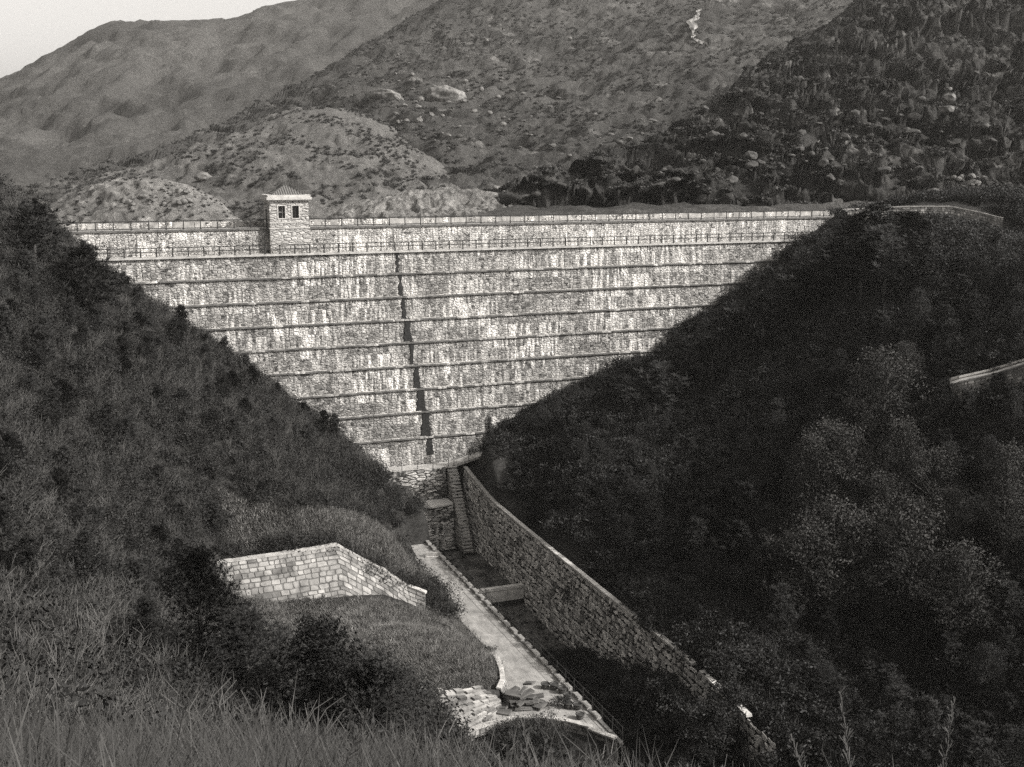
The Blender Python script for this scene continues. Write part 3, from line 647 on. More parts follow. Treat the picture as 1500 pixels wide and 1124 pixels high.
# ------------------------------------------------------------------ walls round the grass mound
def wallstrip(name, pts, label, mat, stn=(.5,.4,1.1,.018,.05), cap_mat='coping', capw=.5, capz=.18, batter=.0, cat='wall', sub=6, capname='coping'):
    """pts: (xt, yt, zt, xf, yf, zf) top and foot line"""
    root = empty(name, (pts[0][0], pts[0][1], pts[0][2])); o = Vector(pts[0][:3]); tag(root, label, cat)
    P = []
    for i in range(len(pts) - 1):
        for k in range(sub): P.append([pts[i][j] + (pts[i+1][j] - pts[i][j]) * k / sub for j in range(6)])
    P.append(list(pts[-1])); m = MB()
    # smooth polyline a little
    m.grid([[Vector((p[3] + (p[0]-p[3])*t, p[4] + (p[1]-p[4])*t, p[5] + (p[2]-p[5])*t)) - o for t in np.linspace(1, 0, 6)] for p in P])
    m.build('wall_face', M['joint'], root)
    ds = [0]
    for i in range(1, len(P)): ds.append(ds[-1] + math.hypot(P[i][0] - P[i-1][0], P[i][1] - P[i-1][1]))
    Hm = max(math.dist(p[:3], p[3:]) for p in P); cz = CAM
    def fs(s_, h):
        i = min(max(int(np.searchsorted(ds, s_)) - 1, 0), len(P) - 2); t = min(max((s_ - ds[i]) / (ds[i+1] - ds[i]), 0), 1)
        q = [P[i][j] + (P[i+1][j] - P[i][j]) * t for j in range(6)]; T_ = Vector(q[:3]); F_ = Vector(q[3:]); dn = (F_ - T_); l = dn.length; dn.normalize()
        al = Vector((P[i+1][0] - P[i][0], P[i+1][1] - P[i][1], 0)).normalized(); N_ = al.cross(dn).normalized()
        if N_.dot(CAM - T_) < 0: N_ = -N_
        return T_ + dn * min(h, l) - o, N_
    m = MB(); stones(m, fs, ds[-1], Hm, stn[0], stn[1], stn[2], stn[3], stn[4], int(ds[-1] * 10), .3)
    m.build('stones', [M[q] for q in (('block_light', 'block_mid', 'block_dark') if mat == 'block_wall' else ('stone_mid', 'stone_dark', 'stone_dark'))], root)
    m = MB()
    for i in range(len(P) - 1):
        a, c = P[i], P[i+1]; d = Vector((c[0]-a[0], c[1]-a[1], 0)).normalized(); nn = Vector((-d.y, d.x, 0))
        # towards the foot side
        ft = Vector((a[3]-a[0], a[4]-a[1], 0)); 
        if ft.length > 1e-3 and nn.dot(ft) < 0: nn = -nn
        A0 = Vector(a[:3]) - o + d * .01; C0 = Vector(c[:3]) - o; j = rnd.uniform(-.02, .03)
        n = len(m.v); m.v += [tuple(q) for q in (A0 + nn*.08 - Vector((0,0,.0)), A0 - nn*capw, C0 - nn*capw, C0 + nn*.08)]
        m.v += [tuple(q + Vector((0,0,capz + j))) for q in (A0 + nn*.08, A0 - nn*capw, C0 - nn*capw, C0 + nn*.08)]
        for f in ((0,1,2,3),(4,7,6,5),(0,4,5,1),(1,5,6,2),(2,6,7,3),(3,7,4,0)): m.f.append(tuple(n + q for q in f)); m.m.append(0)
    m.build(capname, M[cap_mat], root); return root
wallstrip('retaining_wall', [(-33,-30.6,1.0,-32.5,-31.8,-2.2),(-30,-31.1,1,-29.5,-32.2,-2.3),(-25.6,-30.8,1,-25.4,-32.8,-2.8),(-19.3,-30.1,1,-19.3,-32.6,-3.2),(-15.0,-29.9,-2.0,-15.0,-31.2,-4.5),(-12.6,-30.6,-3.9,-12.7,-31.8,-5.6),(-11.1,-31.7,-4.4,-11.3,-32.5,-6.2)],
          'pale block wall holding up the grassy bank, bent downhill at its end', 'block_wall')
wallstrip('curved_wall', [(-7.95,-42.2,-6.7,-7.75,-42.4,-7.1),(-8.3,-44.6,-6.1,-8.1,-44.7,-7.1),(-8.9,-47.4,-5.9,-8.6,-47.5,-7.1),(-9.6,-49.6,-5.8,-9.3,-49.8,-7.1),(-10.6,-51.3,-5.7,-10.2,-51.8,-7.1)],
          'thin curved stone wall edging the road at the corner of the mound', 'block_wall', (.35,.4,.9,.02,.04), 'pale_stone', .35, .14)
# pitched stone slope with slanting rows of long blocks
ps = empty('stone_slope', (-15, -51, -5)); tag(ps, 'steep bank paved with slanting rows of long pale stones beside the road end', 'stone slope')
m = MB()
top = [(-20.5,-47.0,-4.7),(-18.7,-48.4,-5.0),(-17.3,-49.8,-5.1),(-15.6,-50.9,-5.1),(-14.0,-51.3,-5.15),(-12.3,-51.0,-5.3),(-10.7,-51.3,-5.6)]
ft = [(-22.5,-52.0,-7.4),(-20.5,-54.0,-7.5),(-18.6,-55.8,-7.5),(-16.3,-56.3,-7.1),(-14.2,-54.9,-7.05),(-12.3,-53.5,-7.05),(-10.8,-52.2,-7.05)]
def pl(L, t):
    t = min(max(t, 0), 1) * (len(L) - 1); i = min(int(t), len(L) - 2); return Vector(L[i]).lerp(Vector(L[i+1]), t - i)
base = MB(); base.grid([[tuple(pl(top, s) + Vector((15, 51, 4.86))), tuple(pl(ft, s) + Vector((15, 51, 4.86)))] for s in np.linspace(0, 1, 25)]); base.build('bed', M['soil'], ps)
NR = 11
for r in range(NR):
    s = 0
    while s < .99:
        L = rnd.uniform(.05, .10); s1 = min(s + L, 1.0)
        q0 = r / NR; q1 = (r + rnd.uniform(.66, .84)) / NR
        def pp(a, q, dz=0):
            aa = a + (q - .5) * .30   # slant
            return pl(top, aa).lerp(pl(ft, aa), q) + Vector((15, 51, 5 + dz))
        h = rnd.uniform(.0, .22); mi_ = rnd.choice((0, 1, 1, 2)); cs = [pp(s, q0), pp(s1 - .006, q0), pp(s1 - .006, q1), pp(s, q1)]; n = len(m.v)
        m.v += [tuple(c + Vector((0, 0, -.15))) for c in cs] + [tuple(c + Vector((0, -.03, h))) for c in cs]
        for f in ((4,7,6,5),(0,4,5,1),(1,5,6,2),(2,6,7,3),(3,7,4,0)): m.f.append(tuple(n + k for k in f)); m.m.append(mi_)
        s = s1
m.build('paving_stones', [M['block_light'], M['block_mid'], M['stone_dark']], ps)
wallstrip('parapet_wall', [(-16.9,-57.3,-6.5,-16.9,-57.6,-9.5),(-16.3,-56.6,-6.45,-16.2,-57.1,-9.5),(-14.2,-55.8,-6.4,-14.2,-56.4,-9.5),(-12.3,-55.4,-6.4,-12.3,-56.0,-9.5),(-10.6,-55.4,-6.4,-10.5,-56.0,-9.5),(-8.9,-56.0,-6.4,-8.7,-56.6,-9.5),(-7.3,-57.2,-6.4,-7.0,-57.8,-10),(-5.9,-58.8,-6.4,-5.5,-59.3,-10),(-4.7,-61.0,-6.4,-4.2,-61.4,-10)],
          'curved parapet wall closing the road end above the slope', 'block_wall', (.35,.5,1.0,.02,.04), 'coping', .4, .14)
# stack of flat slabs and a heap of cut branches on the road end
sl = empty('slab_stack', (-8.6, -52.3, -7)); tag(sl, 'untidy pile of flat stone slabs on the road end near the pots', 'slab pile')
for k in range(30):
    m = MB(); a = rnd.uniform(.3, .8); c = rnd.uniform(.15, .4); m.box(-a, a, -c, c, 0, .13, .05); o = m.build('slab', M['rock'], sl)
    o.location = (rnd.gauss(0, .95), rnd.gauss(0, .5), .02 + .045 * k * (.5 + .5 * rnd.random())); o.rotation_euler = (rnd.uniform(-.2, .2), rnd.uniform(-.2, .2), rnd.uniform(-.8, .8))

# ------------------------------------------------------------------ road cut into the right hillside
A_ = [(1392,559),(1405,555),(1450,545),(1500,530),(1560,510)]; B_ = [(1392,566),(1405,563),(1450,556),(1500,543),(1560,524)]
ph = [W(a[0], a[1], D) for a, D in zip(A_, (107,106.5,106,105,104))]; pf = [W(a[0], a[1], D - 2.2) for a, D in zip(B_, (107,106.5,106,105,104))]
pf = [Vector((q.x, q.y, p.z - .05)) for p, q in zip(ph, pf)]
m = MB(); m.grid([[p, q] for p, q in zip(ph, pf)]); tag(m.build('hillside_path', M['path_stone']), kind='structure')
wallstrip('retaining_wall', [(p.x, p.y, p.z + .05, p.x + .1, p.y - .4, p.z - 1.5) for p in pf], 'dark rubble wall under the path on the right hillside', 'hill_wall', (.3,.25,.6,.03,.04), 'stone_dark', .3, .14)
m = MB()
for i in range(len(ph) - 1): m.tube(ph[i] + Vector((0,.1,.12)), ph[i+1] + Vector((0,.1,.12)), .16, n=5)
tag(m.build('path_kerb', M['pale_stone']), 'thin pale kerb on the uphill side of the path on the right hillside', 'kerb')
# track continuing from the right end of the crest
q = [W(*a) for a in TRK]
m = MB(); m.grid([[p + Vector((0, 1.6, .12)), p + Vector((0, -.9, 0))] for p in q]); tag(m.build('hillside_path', M['path_stone']), kind='structure')
wallstrip('parapet_wall', [(p.x, p.y - .9, p.z + .1, p.x, p.y - 1.1, p.z - 1.2) for p in q], 'low stone parapet beside the track leaving the right end of the dam', 'hill_wall', (.3,.3,.6,.03,.04), 'coping', .3, .14)

# ------------------------------------------------------------------ rocks
def rock_mesh(name, seed, mat, flat=.7, sub=2, rough=.35):
    bm = bmesh.new(); bmesh.ops.create_icosphere(bm, subdivisions=sub, radius=1)
    for v in bm.verts:
        d = 1 + rough * noise.fractal(v.co * 1.3 + Vector((seed * 9.1, 3, 1)), .8, 2.1, 4); v.co *= d; v.co.z *= flat
        v.co.x = round(v.co.x * 3.2) / 3.2 * .45 + v.co.x * .55; v.co.z = round(v.co.z * 3) / 3 * .4 + v.co.z * .6
    me = bpy.data.meshes.new(name); bm.to_mesh(me); bm.free(); me.materials.append(M[mat]); return me
RK = [rock_mesh('boulder', k, 'pale_rock' if k % 2 else 'rock', (.6,.8,.5,.7)[k % 4]) for k in range(6)]
def surf_at(G, px, py):
    """nearest point of a swept hill surface to a sight line"""
    d = np.array(W(px, py, 100) - CAM); d /= np.linalg.norm(d); q = G.reshape(-1, 3) - np.array(CAM); t = q @ d
    e = np.linalg.norm(q - t[:, None] * d, axis=1) / np.maximum(t, 1); near_ = np.where(e < e.min() + .003)[0]; i = near_[np.argmin(t[near_])]; return Vector(G.reshape(-1, 3)[i])
RKD = []
plain('dark_rock', .055, .9, .6, .8, bump=.8)
for k in range(6):
    me = RK[k].copy(); me.name = 'boulder'; me.materials.clear(); me.materials.append(M['dark_rock']); RKD.append(me)
def boulders(G, n, box, smin, smax, label, group, slots=None, RK=RK):
    for k in range(n):
        if slots: a = slots[k % len(slots)]; px, py = rnd.gauss(a[0], a[2]), rnd.gauss(a[1], a[3])
        else: px, py = rnd.uniform(box[0], box[2]), rnd.uniform(box[1], box[3])
        p = surf_at(G, px, py); o = bpy.data.objects.new('boulder', RK[rnd.randrange(6)]); COL.objects.link(o)
        s = smin * (smax / smin) ** (rnd.random() ** 1.6); o.location = p + Vector((0, 0, s * .15)); o.scale = (s, s * rnd.uniform(.7, 1.2), s * rnd.uniform(.6, 1)); o.rotation_euler = (rnd.uniform(-.3, .3), rnd.uniform(-.3, .3), rnd.uniform(0, 6))
        tag(o, label, 'boulder', group)
boulders(GM, 190, None, .35, 1.5, 'pale boulder among the many scattered over the mountain slope behind the dam', 'boulders on the mountain slope', [(640,100,70,30),(610,175,60,20),(700,170,60,25),(520,130,30,25),(850,170,90,60),(720,120,70,40),(900,200,90,40),(660,180,80,30)])
boulders(GR, 120, None, .3, 1.3, 'weathered boulder among the outcrops of the dark rocky hill', 'boulders on the dark rocky hill', [(1150,210,60,25),(1240,170,40,25),(1150,245,50,15),(1320,200,80,60),(950,270,60,14),(1230,210,70,50),(1100,180,60,40),(1400,160,60,60)], RK=RKD)
boulders(GK, 14, (180,268,300,300), .3, .9, 'small pale rock on the bare rounded knoll behind the dam', 'rocks on the bare knoll')
boulders(GR, 60, None, .25, 1.0, 'bright angular rock in the broken outcrop above the track at the right', 'broken pale rocks above the track', [(1412,285,14,16),(1395,295,18,12),(1425,265,10,12)])
# stacked rocks standing on the right hill
cr = empty('rock_stack', surf_at(GR, 1388, 165)); tag(cr, 'tall stack of three rounded rocks standing on the right hillside', 'rock stack')
for k, (z, s) in enumerate([(.9, 1.5), (3.0, 1.35), (4.7, .8)]):
    o = bpy.data.objects.new('rock', (RK[2] if k != 1 else RK[0])); COL.objects.link(o); o.parent = cr; o.location = (.3 * (k % 2), 0, z); o.scale = (s, s, s * 1.15)
# smooth exposed rock faces on the mountain
nt = NT('slab_rock', .7, .3); s1 = nt.noise(nt.map((.5, .5, .06)), 1, 5, .7); nt.out(nt.ramp(s1, .35, .62, .05, .2)).bump(s1, .4, .3); M['slab_rock'] = nt.m
for (px, py, w_, h_, lab) in [(563, 140, 24, 8, 'small pale streaked rock face on the mountain above the tower'), (652, 138, 30, 13, 'larger pale streaked rock face high on the mountain slope')]:
    p = surf_at(GM, px, py); bm = bmesh.new(); bmesh.ops.create_icosphere(bm, subdivisions=4, radius=1)
    sc_ = (p - CAM).length / F
    for v in bm.verts:
        d = 1 + .22 * noise.fractal(v.co * 1.5 + Vector((px, 0, 0)), .8, 2, 4); v.co *= d; v.co.x *= w_ * sc_; v.co.z *= h_ * sc_; v.co.y *= 5
    me = bpy.data.meshes.new('bare_cliff'); bm.to_mesh(me); bm.free(); me.materials.append(M['slab_rock'])
    for f in me.polygons: f.use_smooth = True
    o = link('bare_cliff', me); o.location = p + FW * 2; o.rotation_euler = (-.5, .1, -YAW); tag(o, lab, 'cliff')
# waterfall scar
m = MB(); pts = [(1020,12),(1015,30),(1012,46),(1022,60)]; q = [surf_at(GM, *p) - FW * 3 for p in pts]
m = MB(); G_ = []
for k in range(25):
    t = k / 24 * 3; i = min(int(t), 2); c = q[i].lerp(q[i+1], t - i); w_ = .5 + 2.2 * abs(noise.noise(Vector((k * .55, 1, 3)))) + (1.5 if k < 12 else 0) * (k / 12)
    c = c + RT * 3 * noise.noise(Vector((k * .4, 9, 3))); G_.append([tuple(c + RT * (w_ * f) - FW * (1.2 - 1.2 * f * f) + Vector((0, 0, rnd.uniform(-.5, .5)))) for f in (-1, -.5, 0, .5, 1)])
m.grid(G_)
plain('wet_rock', .17, .8, .6, .6)
tag(m.build('waterfall', M['wet_rock']), 'thin white waterfall streak high on the mountain near the top of the view', 'waterfall')
m = MB(); m.box(-.45, .45, -.4, .4, 0, .9, .04); m.box(-.6, .6, -.55, .55, .9, 1.05); o = m.build('marker_stone', M['pale_stone']); o.location = W(998, 299, 196) ; tag(o, 'tiny pale block standing on the dark bank behind the dam crest', 'marker')
o = bpy.data.objects.new('boulder', RK[1]); COL.objects.link(o); o.location = surf_at(GS, 295, 258) + Vector((0, 0, .6)); o.scale = (1.9, 1.2, 1.3); tag(o, 'single white boulder in scrub on the slope above the bare knoll', 'boulder')

# ------------------------------------------------------------------ vegetation prototypes
def leafquad(m, c, s, w=None, nrm=None):
    w = w or s * .5
    d = Vector((rnd.gauss(0, 1), rnd.gauss(0, 1), rnd.gauss(0, .7))).normalized(); e = d.orthogonal().normalized(); e = Matrix.Rotation(rnd.uniform(0, 6.28), 3, d) @ e
    m.quad(c - d * s * .5, c + e * w * .5, c + d * s * .5, c - e * w * .5)
def pine_meshes(h, seed, dens=1.0, spread=.42, tuft=.26):
    rnd.seed(seed); T = MB(); L = MB(); lean = Vector((rnd.uniform(-.06, .06) * h, rnd.uniform(-.06, .06) * h, 0))
    def ax(t): return lean * (t * t) + Vector((0, 0, h * t))
    for k in range(6): T.tube(ax(k / 6), ax((k + 1) / 6), .045 * h * (1 - k / 6.5) * .6, .045 * h * (1 - (k + 1) / 6.5) * .6, 6)
    lev = int(9 * dens)
    for i in range(lev):
        t = .22 + .74 * i / (lev - 1)
        for b_ in range(rnd.randint(4, 6)):
            a = rnd.uniform(0, 6.28); ln = h * spread * (1.08 - t) ** .75 * rnd.uniform(.6, 1.12); d = Vector((math.cos(a), math.sin(a), rnd.uniform(.12, .5))).normalized()
            p0 = ax(t); prev = p0; seg = 4
            for s_ in range(1, seg + 1):
                dd = d + Vector((0, 0, .14 * s_)); p1 = p0 + dd * ln * s_ / seg; T.tube(prev, p1, .012 * h * (1 - .2 * s_) * .5, .010 * h * (1 - .22 * s_) * .5, 4); prev = p1
                if s_ >= 1:
                    for q in range(int(3 * dens) + (2 if s_ == seg else 0)):
                        c = p1 + Vector((rnd.gauss(0, .09), rnd.gauss(0, .09), rnd.gauss(.03, .07))) * h * .35
                        for n in range(7):
                            v = Vector((rnd.gauss(0, .6), rnd.gauss(0, .6), rnd.uniform(.1, 1.2))).normalized(); e = v.orthogonal().normalized() * .032 * (tuft / .26)
                            L.quad(c - e, c + e, c + v * tuft * rnd.uniform(.7, 1.2) + e * .2, c + v * tuft * rnd.uniform(.7, 1.2) - e * .2)
    return T.mesh('trunk'), L.mesh('foliage')
def leafy_meshes(h, seed, wide=.33, nclump=46, per=42, leaf=.17, conical=0.0):
    rnd.seed(seed); T = MB(); L = MB()
    for k in range(5): T.tube((.05*math.sin(k)*h*.3, 0, h * .8 * k / 5), (.05*math.sin(k+1)*h*.3, 0, h * .8 * (k + 1) / 5), .03 * h * (1 - k / 6), .03 * h * (1 - (k + 1) / 6), 6)
    for i in range(nclump):
        t = rnd.uniform(.22, 1.0); a = rnd.uniform(0, 6.28); rr = wide * h * (math.sin(math.pi * min(max((t - .12) / .92, .03), .98)) ** .6 * (1 - conical) + conical * (1.15 - t)) * rnd.uniform(.35, 1.05)
        c = Vector((rr * math.cos(a), rr * math.sin(a), h * t)); T.tube((0, 0, h * max(.12, t - .25)), c, .008 * h, .003 * h, 4)
        cr_ = rnd.uniform(.07, .13) * h
        for n in range(per):
            v = Vector((rnd.gauss(0, 1), rnd.gauss(0, 1), rnd.gauss(0, .75))); v = v.normalized() * (rnd.random() ** .5)
            leafquad(L, c + v * cr_, leaf * rnd.uniform(.7, 1.3), leaf * .55)
    return T.mesh('trunk'), L.mesh('foliage')
def bare_meshes(h, seed):
    rnd.seed(seed); T = MB()
    def br(p, d, l, r, lv):
        if lv > 5: return
        q = p + d * l; T.tube(p, q, r, r * .65, 4)
        for k in range(rnd.randint(2, 3) if lv else 4):
            nd = (d + Vector((rnd.gauss(0, .42), rnd.gauss(0, .42), rnd.uniform(0, .35)))).normalized(); br(p.lerp(q, rnd.uniform(.55, 1)), nd, l * rnd.uniform(.62, .82), r * .62, lv + 1)
    br(Vector((0, 0, 0)), Vector((0, 0, 1)), h * .3, .018 * h, 0); return T.mesh('limbs')
def shrub_mesh(name, seed, leafm, r=1.0, n=420, twigs=22, leaf=.16, flat=.75, twm='twig'):
    rnd.seed(seed); m = MB()
    lob = [Vector((rnd.gauss(0, .45), rnd.gauss(0, .45), rnd.uniform(.25, .75))) * r for _ in range(9)]
    for i in range(n):
        c = rnd.choice(lob) + Vector((rnd.gauss(0, .22), rnd.gauss(0, .22), rnd.gauss(0, .18))) * r
        c.z = abs(c.z) * flat; leafquad(m, c, leaf * rnd.uniform(.6, 1.3), leaf * rnd.uniform(.3, .6))
    m.mi = 1
    for i in range(twigs):
        a = rnd.uniform(0, 6.28); p = Vector((0, 0, 0)); d = Vector((math.cos(a) * .5, math.sin(a) * .5, 1)).normalized(); ln = r * rnd.uniform(.5, 1.35) * flat
        for k in range(3):
            q = p + d * ln / 3; m.tube(p, q, .016 * r * (1 - k * .27), .012 * r * (1 - k * .27), 3)
            if k: e = (d + Vector((rnd.gauss(0, .5), rnd.gauss(0, .5), .1))).normalized(); m.tube(q, q + e * ln * .3, .008 * r, .004 * r, 3)
            p = q; d = (d + Vector((rnd.gauss(0, .2), rnd.gauss(0, .2), 0))).normalized()
    me = m.mesh(name); me.materials.append(M[leafm]); me.materials.append(M[twm]); return me
def grass_mesh(name, seed, n=26, h=.9, w=.018, spread=.28, lean=.5, mat='dry_grass'):
    rnd.seed(seed); m = MB()
    for i in range(n):
        a = rnd.uniform(0, 6.28); r_ = abs(rnd.gauss(0, spread)); p = Vector((r_ * math.cos(a), r_ * math.sin(a), 0)); b_ = rnd.uniform(0, 6.28) if rnd.random() < .5 else a
        d = Vector((math.cos(b_), math.sin(b_), 0)); hh = h * rnd.uniform(.45, 1.15); e = Vector((-d.y, d.x, 0)) * w * rnd.uniform(.6, 1.2); ll = lean * rnd.uniform(.2, 1.3) * hh
        P = [(p + d * ll * t * t + Vector((0, 0, hh * (t - .18 * t * t * lean)))) for t in (0, .35, .7, 1)]; ws = (1, .85, .55, .08)
        for k in range(3): m.quad(P[k] - e * ws[k], P[k] + e * ws[k], P[k+1] + e * ws[k+1], P[k+1] - e * ws[k+1])
    me = m.mesh(name); me.materials.append(M[mat]); return me

# scatter of uncountable growth: proto mesh and the points live in one object; geometry nodes put the first on the second
def gn_group():
    ng = bpy.data.node_groups.new('scatter', 'GeometryNodeTree')
    ng.interface.new_socket('Geometry', in_out='INPUT', socket_type='NodeSocketGeometry'); ng.interface.new_socket('Geometry', in_out='OUTPUT', socket_type='NodeSocketGeometry')
    N = ng.nodes; L = ng.links; i = N.new('NodeGroupInput'); o = N.new('NodeGroupOutput')
    def at(name, t): n = N.new('GeometryNodeInputNamedAttribute'); n.data_type = t; n.inputs['Name'].default_value = name; return n.outputs['Attribute']
    s = N.new('GeometryNodeSeparateGeometry'); s.domain = 'POINT'; L.new(i.outputs[0], s.inputs[0]); L.new(at('is_pt', 'BOOLEAN'), s.inputs['Selection'])
    ip = N.new('GeometryNodeInstanceOnPoints'); L.new(s.outputs['Selection'], ip.inputs['Points']); L.new(s.outputs['Inverted'], ip.inputs['Instance'])
    L.new(at('rot', 'FLOAT_VECTOR'), ip.inputs['Rotation']); L.new(at('scl', 'FLOAT_VECTOR'), ip.inputs['Scale']); L.new(ip.outputs[0], o.inputs[0]); return ng
NG = gn_group()
def scatter(name, proto, P, smin, smax, label=None, cat=None, zs=(.8, 1.3), tilt=.12, sc_arr=None):
    P = np.asarray(P, float); n = len(P); nv = len(proto.vertices); me = proto.copy(); me.name = name; me.vertices.add(n)
    co = np.zeros((nv + n, 3)); tmp = np.zeros(nv * 3); proto.vertices.foreach_get('co', tmp); co[:nv] = tmp.reshape(-1, 3); co[nv:] = P; me.vertices.foreach_set('co', co.ravel())
    a = me.attributes.new('is_pt', 'BOOLEAN', 'POINT'); f = np.zeros(nv + n, bool); f[nv:] = True; a.data.foreach_set('value', f)
    a = me.attributes.new('rot', 'FLOAT_VECTOR', 'POINT'); r_ = np.zeros((nv + n, 3)); r_[nv:, 2] = nr.uniform(0, 6.28, n); r_[nv:, :2] = nr.normal(0, tilt, (n, 2)); a.data.foreach_set('vector', r_.ravel())
    a = me.attributes.new('scl', 'FLOAT_VECTOR', 'POINT'); s = np.ones((nv + n, 3)); q = nr.uniform(smin, smax, n) if sc_arr is None else sc_arr; s[nv:] = q[:, None]; s[nv:, 2] *= nr.uniform(zs[0], zs[1], n); a.data.foreach_set('vector', s.ravel())
    me.update(); o = bpy.data.objects.new(name, me); COL.objects.link(o); md = o.modifiers.new('scatter', 'NODES'); md.node_group = NG
    tag(o, label, cat, kind='stuff'); return o
def inpoly(x, y, poly):
    r_ = np.zeros(x.shape, bool); n = len(poly)
    for i in range(n):
        x0_, y0_ = poly[i]; x1_, y1_ = poly[(i + 1) % n]; c = ((y0_ > y) != (y1_ > y)); r_ ^= c & (x < (x1_ - x0_) * (y - y0_) / ((y1_ - y0_) if y1_ != y0_ else 1e-9) + x0_)
    return r_
MOUND = [(-31,-32.8),(-19.5,-33.2),(-11,-33),(-8.5,-33),(-8.3,-42),(-9.2,-46),(-10.6,-50.5),(-14,-50.6),(-18,-48.6),(-21,-46.5),(-27,-45),(-32,-41)]
LAWN2 = [(-30,-28.6),(-19.5,-28.2),(-11.5,-29.2),(-9.5,-26),(-9,-12),(-13,-18),(-17,-22),(-22,-25),(-30,-26)]
def clear(x, y):
    """bare places: road, channel, paths, walls, slope paving"""
    v = -y
    r_ = (x > -8.6) & (x < -3.6) & (v > 9) & (v < 61)
    r_ |= (x > -4.2) & (x < 3.8) & (v > -1) & (v < 46)
    r_ |= (x > -9.6) & (x < 3.8) & (v > -7) & (v < 2.8)
    r_ |= (x > -6.8) & (x < 3.8) & (v > 0) & (v < 5.8)
    r_ |= (x > 0) & (x < 8.0) & (v > -6) & (v < 5.5)
    r_ |= (x > 3) & (x < 5.2) & (v > -6) & (v < 34)
    r_ |= inpoly(x, y, MOUND)
    r_ |= inpoly(x, y, [(-22.5,-46),(-16,-49),(-8,-42),(-4,-45),(-4,-61),(-6,-58.5),(-8.8,-56.3),(-12,-55.8),(-16.5,-57),(-22,-53.5)])
    r_ |= inpoly(x, y, [(-33.5,-29.6),(-19,-29.2),(-10.8,-30.2),(-10.8,-33.2),(-20,-33.6),(-33.5,-33)])
    r_ |= (v < -1.5 - 0) & (x > -45) & (x < 61)
    r_ |= (((x - CAM.x) ** 2 + (y - CAM.y) ** 2) < 15 ** 2)
    tk = [W(*a) for a in TRK]; ty = np.interp(x, [p.x for p in tk], [p.y for p in tk]); r_ |= (x > tk[0].x) & (x < tk[-1].x + 1) & (y > ty - 2.6) & (y < ty + 3)
    hx = np.interp(x, [p.x for p in pf], [p.y for p in pf]); r_ |= (x > pf[0].x - .5) & (x < pf[-1].x + 1) & (y > hx - .9) & (y < hx + 3.2)
    return r_
def pts_in(n, x0, x1, y0, y1, fn=None):
    x = nr.uniform(x0, x1, n); y = nr.uniform(y0, y1, n); k = ~clear(x, y)
    if fn is not None: k &= fn(x, y)
    x = x[k]; y = y[k]; return np.stack([x, y, zt(x, y) - .1], 1)
def seen(P, m=40):
    """only what stands inside the picture's wedge, with a margin"""
    q = P - np.array(CAM); d = q @ np.array(FW); l = q @ np.array(RT); return (d > 2) & (np.abs(l) < d * .47 + m)
shA = shrub_mesh('shrub', 1, 'brush_leaf', 1, 420, 26, .17); shB = shrub_mesh('shrub', 2, 'brush_leaf', 1, 300, 44, .14, .9)
shC = shrub_mesh('shrub', 3, 'dark_leaf', 1, 520, 8, .20, .9, 'bark'); shD = shrub_mesh('shrub', 4, 'dark_leaf', 1, 420, 12, .15, .8, 'bark')
left = lambda x, y: (x < -3.8) & ~inpoly(x, y, LAWN2)
right = lambda x, y: x > 3.7
for k, (me, n, s0, s1) in enumerate([(shA, 13000, .5, 1.5), (shB, 13000, .6, 1.7), (shD, 6000, .5, 1.4)]):
    P = pts_in(n, -75, -3, -112, 3, left); P = P[seen(P, 12)]; scatter('undergrowth', me, P, s0, s1)
for k, (me, n, s0, s1) in enumerate([(shC, 8000, .7, 1.7), (shD, 8000, .6, 1.5)]):
    P = pts_in(n, 3, 95, -112, 3, right); P = P[seen(P, 12)]; scatter('undergrowth', me, P, s0, s1)
# brush hiding the lower channel
P = pts_in(1500, -4, 4.5, -110, -46); scatter('undergrowth', shA, P, .5, 1.2)
y = -37 - 30 * nr.uniform(0, 1, 900) ** .8; x = nr.uniform(-3.0, 2.6, 900); t_ = np.interp(-y, [37, 44, 51, 57, 68], [.8, 1.8, 3.2, 4.8, 6.0]); sc_ = nr.uniform(.5, 1, 900)
P = np.stack([x, y, zt(x, y) + t_ * nr.uniform(0, 1.45, 900) * np.clip((x + 5) / 6, .3, 1)], 1); scatter('undergrowth', shC, P, 1, 1, sc_arr=np.minimum(t_, 1.3) * sc_)
x = nr.uniform(-18, -3, 500); y = nr.uniform(-68, -56, 500); k = ~clear(x, y); x = x[k]; y = y[k]; scatter('undergrowth', shD, np.stack([x, y, zt(x, y)], 1), .5, 1.1)
P = np.array([(pl_x, pl_y, 0) for pl_x, pl_y in zip(nr.uniform(-31, -11, 260), nr.uniform(-33.9, -32.6, 260))]); P[:, 2] = zt(P[:, 0], P[:, 1]) - .05; scatter('undergrowth', shB, P, .15, .45)

x = nr.uniform(-3.6, 2.8, 260); y = -7 - 38 * nr.uniform(0, 1, 260) ** .9
P = np.stack([x, y, zt(x, y)], 1); scatter('undergrowth', shD, P, .15, .42)
# short grass on the mound and on the banks
gsh = grass_mesh('grass', 5, 46, .38, .022, .30, .8, 'short_grass')
x = nr.uniform(-33, -8, 26000); y = nr.uniform(-51, -10, 26000); k = inpoly(x, y, MOUND) | inpoly(x, y, LAWN2); x = x[k]; y = y[k]
scatter('grass', gsh, np.stack([x, y, zt(x, y) - .03], 1), .6, 1.5)
gsd = grass_mesh('grass', 15, 40, .5, .022, .3, .9, 'dry_grass'); P = pts_in(1400, -60, 60, -95, 0); P = P[seen(P, 5)]; scatter('grass', gsd, P, .8, 1.6)
